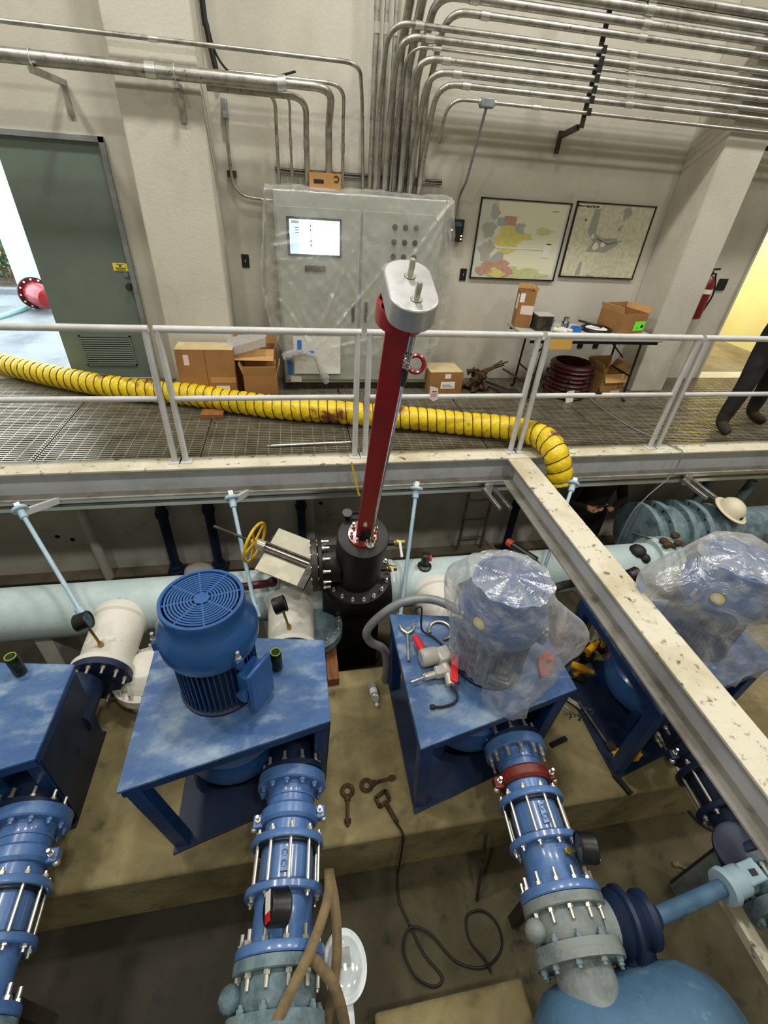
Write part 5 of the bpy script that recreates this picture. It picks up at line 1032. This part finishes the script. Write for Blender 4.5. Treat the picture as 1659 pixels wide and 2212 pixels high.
single(MB().tube(spline([(1.05, 1.93, -.32), (.86, 2.08, -.31), (.66, 2.12, -.34), (.50, 2.12, -.46), (.405, 2.11, -.6), (.43, 2.1, -.71), (.53, 2.09, -.80), (.565, 2.085, -.95), (.57, 2.09, PZ + .01)]), .031, 12), 'flexible_conduit', 'grey_conduit', 'thick grey flexible conduit looping off the stand with the drill', 'conduit')
single(MB().tube(spline([(1.38, 1.82, -.2), (1.6, 2.0, -.3), (1.8, 2.1, -.3), (2.1, 2.15, -.35), (2.3, 2.0, -.38)]), .03, 10), 'flexible_conduit', 'dark_steel', 'dark flexible conduit between the two shrouded motors', 'conduit')
t = thing('water_bottle', 'crumpled clear water bottle lying on the concrete plinth', 'bottle', (.465, 1.97, PZ))
MB().lathe((.455, 2.06, PZ + .032), (.08, -1, 0), [(0, 0), (0, .028), (.02, .032), (.06, .028), (.09, .032), (.13, .031), (.16, .013), (.175, .012), (.18, 0)], 16).build('bottle_body', 'film_bottle', t); MB().cyl((.468, 1.882, PZ + .032), (.469, 1.866, PZ + .032), .014).build('bottle_cap', 'paper', t)
MB().lathe((.459, 2.005, PZ + .032), (.08, -1, 0), [(0, .0305), (.04, .0325)], 16, False).build('bottle_label', 'paper', t)
# ------------------------------------------------------------------ PLINTH CLUTTER, CABLE
def eyebolt(p, d, label):
    p, d = V(p), V(d).normalized(); t = thing('eye_bolt', label, 'eye bolt', p); MB().torus(p, (0, 0, 1), .033, .013, 22, 8).build('eye', 'rust', t)
    MB().cyl(p + d * .04, p + d * .2, .011).cyl(p + d * .16, p + d * .185, .02, n=6).cyl(p + d * .04, p + d * .06, .019).build('shank', 'rust', t)
eyebolt((.19, 1.325, PZ + .013), (-.1, -1, 0), 'rusty eye bolt lying straight on the concrete plinth'); eyebolt((.315, 1.34, PZ + .013), (1, .12, 0), 'rusty eye bolt lying across the plinth next to the clamp')
t = thing('cable_clamp', 'rusty square clamp at the end of the black cable on the plinth', 'clamp', (.41, 1.24, PZ))
for (a, b) in (((.36, 1.255), (.43, 1.29)), ((.36, 1.255), (.38, 1.2)), ((.38, 1.2), (.45, 1.235)), ((.43, 1.29), (.45, 1.235))): MB().bar((a[0], a[1], PZ + .014), (b[0], b[1], PZ + .014), .018, .028).build('clamp_bar', 'rust', t)
MB().cyl((.42, 1.22, PZ + .014), (.47, 1.1, PZ + .014), .014).build('clamp_handle', 'rust', t)
loop = spline([(.465, 1.1, PZ + .012), (.49, 1.05, PZ + .012), (.497, 1.02, PZ - .03), (.5, 1.005, -1.5), (.5, 1.0, FZ + .03), (.49, .95, FZ + .012), (.48, .85, FZ + .012), (.52, .73, FZ + .012), (.58, .58, FZ + .012), (.66, .47, FZ + .012), (.6, .44, FZ + .012), (.5, .5, FZ + .024), (.46, .62, FZ + .024), (.52, .71, FZ + .026), (.64, .66, FZ + .024), (.76, .52, FZ + .012), (.92, .47, FZ + .012), (1.05, .53, FZ + .012), (1.07, .64, FZ + .012), (1.0, .72, FZ + .012), (.89, .71, FZ + .012), (.87, .6, FZ + .012), (.93, .5, FZ + .03), (.95, .44, FZ + .024)])
single(MB().tube(loop, .0075, 7), 'black_cable', 'cable_black', 'black cable dropping off the plinth and looping on the pit floor', 'cable')
for pts_, lab in (([(2.75, 1.15, FZ + .01), (2.8, .95, FZ + .01), (2.95, .85, FZ + .01), (3.15, .84, FZ + .01)], 'thin black hose on the pit floor beyond the beam'), ([(2.9, 1.2, FZ + .01), (2.95, 1.05, FZ + .01), (3.05, .92, FZ + .02), (3.0, .86, FZ + .03)], 'second thin black hose on the pit floor beyond the beam')):
    single(MB().tube(spline(pts_), .009, 7), 'thin_hose', 'cable_black', lab, 'hose')
single(MB().tube(spline([(2.45, .74, FZ + .01), (2.5, .70, FZ + .02), (2.58, .62, FZ + .015), (2.66, .54, FZ + .012)]), .008, 6).sphere((2.44, .75, FZ + .012), .03, .02, .011), 'rope_end', 'strap', 'frayed rope end on the pit floor near the gear operator', 'rope')
# around the stand under the beam
def spanner(p, a, L, label):
    c, s = math.cos(a), math.sin(a); p = V(p); d = V((c, s, 0)); n = V((-s, c, 0)); q = MB().obox(p, d * L / 2, n * .009, (0, 0, .004))
    for k, g in ((1, .7), (-1, .7)): q.torus(p + d * k * (L / 2 + .015), (0, 0, 1), .02, .0075, 12, 6, a + (g if k > 0 else g + PI), a + (g if k > 0 else g + PI) + 4.9)
    single(q, 'steel_spanner', 'chrome', label, 'spanner', 'spanners on the base plate under the beam')
for i in range(4): spanner((1.86 + .045 * i, 1.72 - .03 * (i % 2), PZ + .026 - (0 if i > 1 else .02)), 1.9 + .15 * i, .2, 'steel spanner lying on the base plate of the stand under the beam')
single(MB().tube([(2.02, 1.70, PZ + .03), (2.06, 1.35, PZ + .03)], .013, 8).box(2.04, 2.1, 1.31, 1.37, PZ + .02, PZ + .05), 'ratchet_handle', 'dark_steel', 'long dark ratchet handle beside the spanners', 'tool')
carton('tool_carton', 'small open carton between two pump stands', (2.2, 2.2, PZ), .22, .16, .14, .3, [('f', 40, .06), ('b', 20, .06)], 'cardboard_in')
single(MB().box(2.2, 2.28, 2.2, 2.28, PZ + .15, PZ + .23), 'white_block', 'paper', 'small white packet on the carton between pump stands', 'packet', bevel=.004)
def battery_tool(p, rz, label):
    R = Matrix.Translation(V(p)) @ Matrix.Rotation(rz, 4, 'Z'); t = thing('cordless_tool', label, 'tool', p, 'yellow cordless tools between the stands')
    MB().box(-.06, .06, -.04, .04, 0, .05).xf(R).build('battery', 'black_plastic', t, bevel=.006); MB().tube([(-.02, 0, .05), (.0, 0, .13)], [.022, .02], 10).xf(R).build('tool_grip', 'yellow_tool', t); MB().lathe((-.08, 0, .15), (1, 0, 0), [(0, 0), (0, .028), (.1, .032), (.13, .02), (.17, .016), (.17, 0)], 14).xf(R).build('tool_body', 'yellow_tool', t, smooth=30)
battery_tool((2.32, 2.08, PZ), .5, 'yellow cordless drill beside the small carton'); battery_tool((2.48, 2.16, PZ), 2.0, 'yellow cordless drill behind the small carton'); battery_tool((2.12, 1.9, PZ), -.6, 'yellow cordless drill lying near the volute under the beam')
for x, y, rz, lab in ((1.72, 1.43, .25, 'short black anchor bar sticking out from the side of the base plate'), (2.02, 1.10, 1.9, 'short black anchor bar sticking out from the front of the base plate')):
    single(MB().obox((x, y, PZ + .012), (.07 * math.cos(rz), .07 * math.sin(rz), 0), (-.016 * math.sin(rz), .016 * math.cos(rz), 0), (0, 0, .012)), 'anchor_bar', 'black_steel', lab, 'bar')
single(MB().prism(blob(2.16, 1.27, .11, .05, 21), PZ + .0201, PZ + .0225), 'rust_patch', 'yellow_tool', 'orange paint patch on the base plate under the beam', 'stain', smooth=0)
# ------------------------------------------------------------------ STRAPS, LAMP, BLOCK
st = thing('lifting_strap', 'tan lifting strap slung round the discharge line below the motor', 'strap', (-.1, .5, FZ))
def ribbon(P, w, nm):
    P = spline(P, 10); m = MB(); k = len(P)
    for i in range(k):
        T_ = (P[min(i + 1, k - 1)] - P[max(i - 1, 0)]).normalized(); s = T_.cross(V((0, -.4, 1))).normalized(); m.v += [P[i] - s * w / 2, P[i] + s * w / 2]
    m.f = [(2 * i, 2 * i + 1, 2 * i + 3, 2 * i + 2) for i in range(k - 1)]; o = m.build(nm, 'strap', st); sd = o.modifiers.new('solid', 'SOLIDIFY'); sd.thickness = .006; return o
ribbon([(.035, .80, -.73), (.02, .66, -.64), (-.06, .50, -.62), (-.16, .37, -.64), (-.28, .22, -.72), (-.34, .1, -.95)], .042, 'strap_sling')
ribbon([(.035, .80, -.75), (.055, .66, -.80), (.05, .52, -.88), (.02, .4, -.95), (-.02, .3, -1.05)], .045, 'strap_fall')
ribbon([(-.07, .49, -.66), (.02, .40, -.72), (.06, .30, -.85), (.07, .2, -1.0)], .045, 'strap_tail')
lp = thing('work_lamp', 'white oval lamp head on a flat pale stem by the strapped pipe', 'lamp', (.09, .1, FZ))
R = Matrix.Translation((.085, .49, -1.0)) @ Matrix.Rotation(-.15, 4, 'X') @ Matrix.Rotation(.05, 4, 'Z')
m = MB().lathe((0, 0, 0), (0, 0, 1), [(-.03, 0), (-.03, .07), (-.015, .1), (0, .108), (.008, .108), (.012, .1), (.004, .085), (-.006, 0)], 36, False); m.xf(Matrix.Diagonal((.95, 1.28, 1, 1))); m.xf(R); m.build('lamp_dish', 'white_paint', lp)
m = MB().sphere((0, .0, .0), .085, .115, .035, 24, 12); m.xf(R); m.build('lens_cover', 'film_bottle', lp); m = MB().box(-.03, .03, -.01, .06, .004, .018); m.xf(R); m.build('led_board', 'grey_conduit', lp, bevel=.004)
MB().bar((.085, .39, -1.02), (.09, .1, -1.08), .05, .02).build('stem', 'white_paint', lp, bevel=.004); MB().bar((.09, .11, -1.08), (.09, .1, FZ), .05, .03, (0, 1, 0)).build('post', 'white_paint', lp)
cb = thing('concrete_block', 'low concrete block with a steel plate on the pit floor', 'block', (.64, .1, FZ))
MB().box(.23, 1.06, .0, .37, FZ, -1.5).build('block', 'pad_concrete', cb, bevel=.02); MB().box(.52, .72, .05, .25, -1.5, -1.488).build('plate', 'galvanised', cb, bevel=.002); share(BS, (.62, .15, -1.488), cb)
# ------------------------------------------------------------------ BLUE HEADER, GEARED GATE VALVE
bh = thing('blue_header', 'large blue vessel with domed ends below the grey valve', 'vessel', (1.34, -.03, FZ))
MB().lathe((.86, -.03, -.97), (1, 0, 0), [(0, 0), (.01, .12), (.05, .22), (.12, .28), (.2, .3), (.66, .3), (.76, .285), (.86, .23), (.92, .13), (.94, 0)], 56).build('header_barrel', 'blue_header', bh)
MB().box(1.25, 1.45, -.2, .14, FZ, -1.2).build('saddle', 'pit_floor', bh)
bh2 = thing('blue_header', 'long blue header pipe taking the discharge lines of the unshrouded pumps', 'pipe', (-2.9, -.03, FZ)); MB().lathe((-5.9, -.03, -.97), (1, 0, 0), [(0, .3), (5.8, .3), (5.9, .28), (5.98, .2), (6.02, 0)], 48).build('header_barrel', 'blue_header', bh2); MB().box(-3.1, -2.9, -.2, .14, FZ, -1.2).build('saddle', 'pit_floor', bh2)
go = thing('gear_operator', 'dark blue gear operator with a long shaft on the grey valve', 'actuator', (1.45, .4, FZ))
MB().lathe((1.36, .4, -.84), (1, -.05, .05), [(0, .1), (.03, .14), (.05, .13), (.06, .15), (.08, .15), (.1, .12), (.14, .1), (.16, .12), (.19, .12), (.2, .07), (.24, .05)], 32).build('bonnet', 'blue_dark', go)
MB().cyl((1.3, .41, -.845), (1.37, .4, -.84), .1).build('bonnet_neck', 'grey_cast', go)
MB().lathe((1.42, .34, -.98), (.3, -.3, .6), [(0, .05), (.03, .1), (.12, .1), (.16, .06), (.18, 0)], 24).build('gear_case', 'blue_dark', go)
MB().lathe((1.5, .375, -.83), (1, .1, .05), [(0, .05), (0, .085), (.02, .09), (.03, .075), (.05, .07), (.055, .045)], 28).build('shaft_collar', 'grey_cast', go)
MB().cyl((1.53, .38, -.83), (2.04, .44, -.80), .038, n=20).build('drive_shaft', 'blue_header', go)
MB().lathe((2.0, .435, -.80), (1, .12, .05), [(0, .05), (0, .08), (.03, .085), (.04, .07), (.12, .07), (.13, .05)], 24).build('shaft_head', 'pale_blue', go)
MB().obox((2.16, .46, -.79), (.055, .007, 0), (-.006, .05, 0), (0, 0, .06)).build('square_drive', 'pale_blue', go, bevel=.008); MB().box(2.14, 2.18, .44, .47, -.732, -.729).build('drive_socket', 'black_steel', go)
MB().lathe((2.2, .57, -.80), (-.25, -.15, 1), [(0, .1), (.03, .12), (.05, .12), (.06, .1), (.065, 0)], 28).build('gear_cover', 'blue_dark', go); MB().lathe((2.38, .63, -.78), (-.1, -.2, 1), [(0, .05), (.0, .1), (.04, .1), (.05, .07), (.1, .07), (.1, .04)], 28).build('coupling_ring', 'grey_cast', go)
MB().bar((2.2, .5, -.86), (2.4, .6, -.84), .1, .08).build('gear_arm', 'pale_blue', go, bevel=.01); MB().box(2.32, 2.42, .55, .65, FZ, -.85).build('pedestal', 'grey_cast', go)
single(MB().bar((2.12, .44, -.99), (2.12, -2.5, -.99), .07, .06), 'white_rail', 'beam_top', 'pale painted steel rail running away from the gear operator', 'rail', bevel=.003)
# ------------------------------------------------------------------ FAR END OF THE PIT
bc = thing('big_coupling', 'large grey ribbed pipe coupling under the far end of the walkway', 'coupling', (3.95, 3.2, FZ))
by_, bz_ = 3.3, -.93
MB().lathe((3.47, by_, bz_), (1, 0, 0), [(0, 0), (0, .2), (.02, .36), (.07, .36), (.07, .3), (.18, .3), (.18, .37), (.24, .37), (.24, .31), (.4, .31), (.4, .37), (.46, .37), (.46, .31), (.6, .3), (.6, .36), (.66, .36), (.66, .27), (.85, .25), (.85, .31), (.9, .31), (.9, .24), (3.2, .24)], 44).build('coupling_body', 'teal_cast', bc)
MB().box(3.97, 4.12, by_ - .15, by_ + .15, FZ, bz_ - .28).build('pier_block', 'pit_wall', bc)
for xx, rr in ((3.65, .335), (3.87, .34), (4.07, .33)): ring_bolts(bc, (xx, by_, bz_), (1, 0, 0), rr, 16, BT)
MB().box(3.48, 3.62, by_ - .4, by_ - .3, bz_ + .02, bz_ + .18).build('lug_block', 'teal_cast', bc, bevel=.02)
for x, y, lab in ((4.5, 3.78, 'pale grey valve pedestal behind the big coupling'), (5.0, 3.7, 'pale grey valve pedestal at the far end of the pit')):
    t = thing('valve_pedestal', lab, 'pedestal', (x, y, FZ)); MB().lathe((x, y, FZ), (.12, .0, 1), [(0, .16), (.03, .16), (.5, .15), (.6, .14), (.75, .08), (.9, .055), (1.2, .05), (1.2, 0)], 24).build('column', 'teal_cast', t)
single(MB().tube([(4.75, 4.0, FZ), (4.9, 4.0, -.35)], .012, 8), 'black_rod', 'black_steel', 'thin black rod standing beside the valve pedestals', 'rod')
hh = thing('hard_hat', 'cream hard hat resting on the big grey coupling', 'hat', (4.42, 3.22, bz_ + .3))
hc = V((4.42, 3.22, bz_ + .33)); hr = Matrix.Translation(hc) @ Matrix.Rotation(.25, 4, 'X') @ Matrix.Rotation(.2, 4, 'Y'); m = MB().lathe((0, 0, 0), (0, 0, 1), [(0, .125), (.03, .122), (.08, .105), (.12, .07), (.135, .03), (.138, 0)], 28, False); m.xf(Matrix.Diagonal((1, 1.15, 1, 1))); m.xf(hr); m.build('shell', 'hat_shell', hh)
m = MB().lathe((0, 0, 0), (0, 0, 1), [(0, .12), (.0, .165), (.008, .165), (.01, .122)], 28, False); m.xf(Matrix.Diagonal((1, 1.12, 1, 1))); m.xf(hr); m.build('brim', 'hat_shell', hh)
m = MB().lathe((.0, -.138, .035), (0, -1, .2), [(0, .018), (.004, .018), (.004, 0)], 12); m.xf(hr); m.build('badge', 'black_plastic', hh)
hv = thing('flanged_coupling', 'pale flanged coupling at the end of the header pipe', 'coupling', (3.3, HY, FZ))
MB().lathe((3.22, HY, HZ), (1, 0, 0), [(0, .2), (0, .25), (.06, .26), (.06, .23), (.16, .23), (.16, .26), (.22, .25), (.22, .2), (.22, 0)], 40).build('ring_body', 'pale_header', hv); ring_bolts(hv, (3.28, HY, HZ), (1, 0, 0), .245, 16, BT); MB().box(3.28, 3.4, HY - .12, HY + .12, FZ, HZ - .15).build('saddle', 'pit_wall', hv)
single(MB().sphere((3.02, HY - .03, HZ + .205), .075, .08, .06, 10, 7).sphere((3.06, HY - .1, HZ + .17), .05, .05, .05, 8, 6), 'black_glove', 'cable_black', 'crumpled black glove on the pale header pipe', 'glove')
rn = random.Random(4)
for i in range(7): x, y = 3.34 + rn.uniform(-.1, .1), HY + rn.uniform(-.07, .07); single(MB().sphere((x, y, HZ + .27 + rn.uniform(0, .04)), .045, .035, .03, 10, 6), 'bolt_bag', 'rust', 'dark lump in the heap of bolts on the flanged coupling', 'bolt', 'heap of dark bolts')
for p0, p1, lab in (((3.12, 3.0, -.62), (3.38, 2.72, -.6), 'thin steel bar resting on the pale header by the glove'), ((1.62, 3.02, -.62), (1.72, 2.72, -.615), 'steel bar resting on the pale header behind the clear hood'), ((1.02, .98, -1.25), (.98, .78, FZ + .012), 'dark bar leaning against the front of the plinth')):
    single(MB().tube([p0, p1], .011, 8), 'steel_bar', 'dark_steel', lab, 'bar')
t = thing('inspection_torch', 'black torch with an orange ring lying on the pale header pipe', 'torch', (1.95, 2.75, HZ + HR)); MB().tube([(1.85, 2.92, -.605), (1.98, 2.7, -.605)], .03, 10).build('torch_body', 'black_plastic', t); MB().cyl((1.82, 2.97, -.605), (1.85, 2.92, -.605), .036).build('torch_ring', 'orange_red', t)
MB().tube(spline([(1.98, 2.7, -.605), (2.02, 2.6, -.63), (2.0, 2.5, -.7), (2.05, 2.45, -.9)]), .006, 6).build('torch_lead', 'cable_black', t)
# ceiling fixtures that carry the lamps
for i, p in enumerate(LAMP_POS):
    t = thing('high_bay_lamp', ['round high bay lamp hanging over the walkway side of the hall', 'round high bay lamp hanging over the camera side of the hall'][i > 3], 'lamp', p, 'high bay lamps under the ceiling')
    MB().lathe(p, (0, 0, 1), [(0, .3), (.1, .28), (.22, .12), (.3, .1), (.3, 0)], 24, False).build('reflector', 'galvanised', t); MB().cyl((p[0], p[1], p[2] + .3), (p[0], p[1], 7), .015).build('hanger', 'galvanised', t)
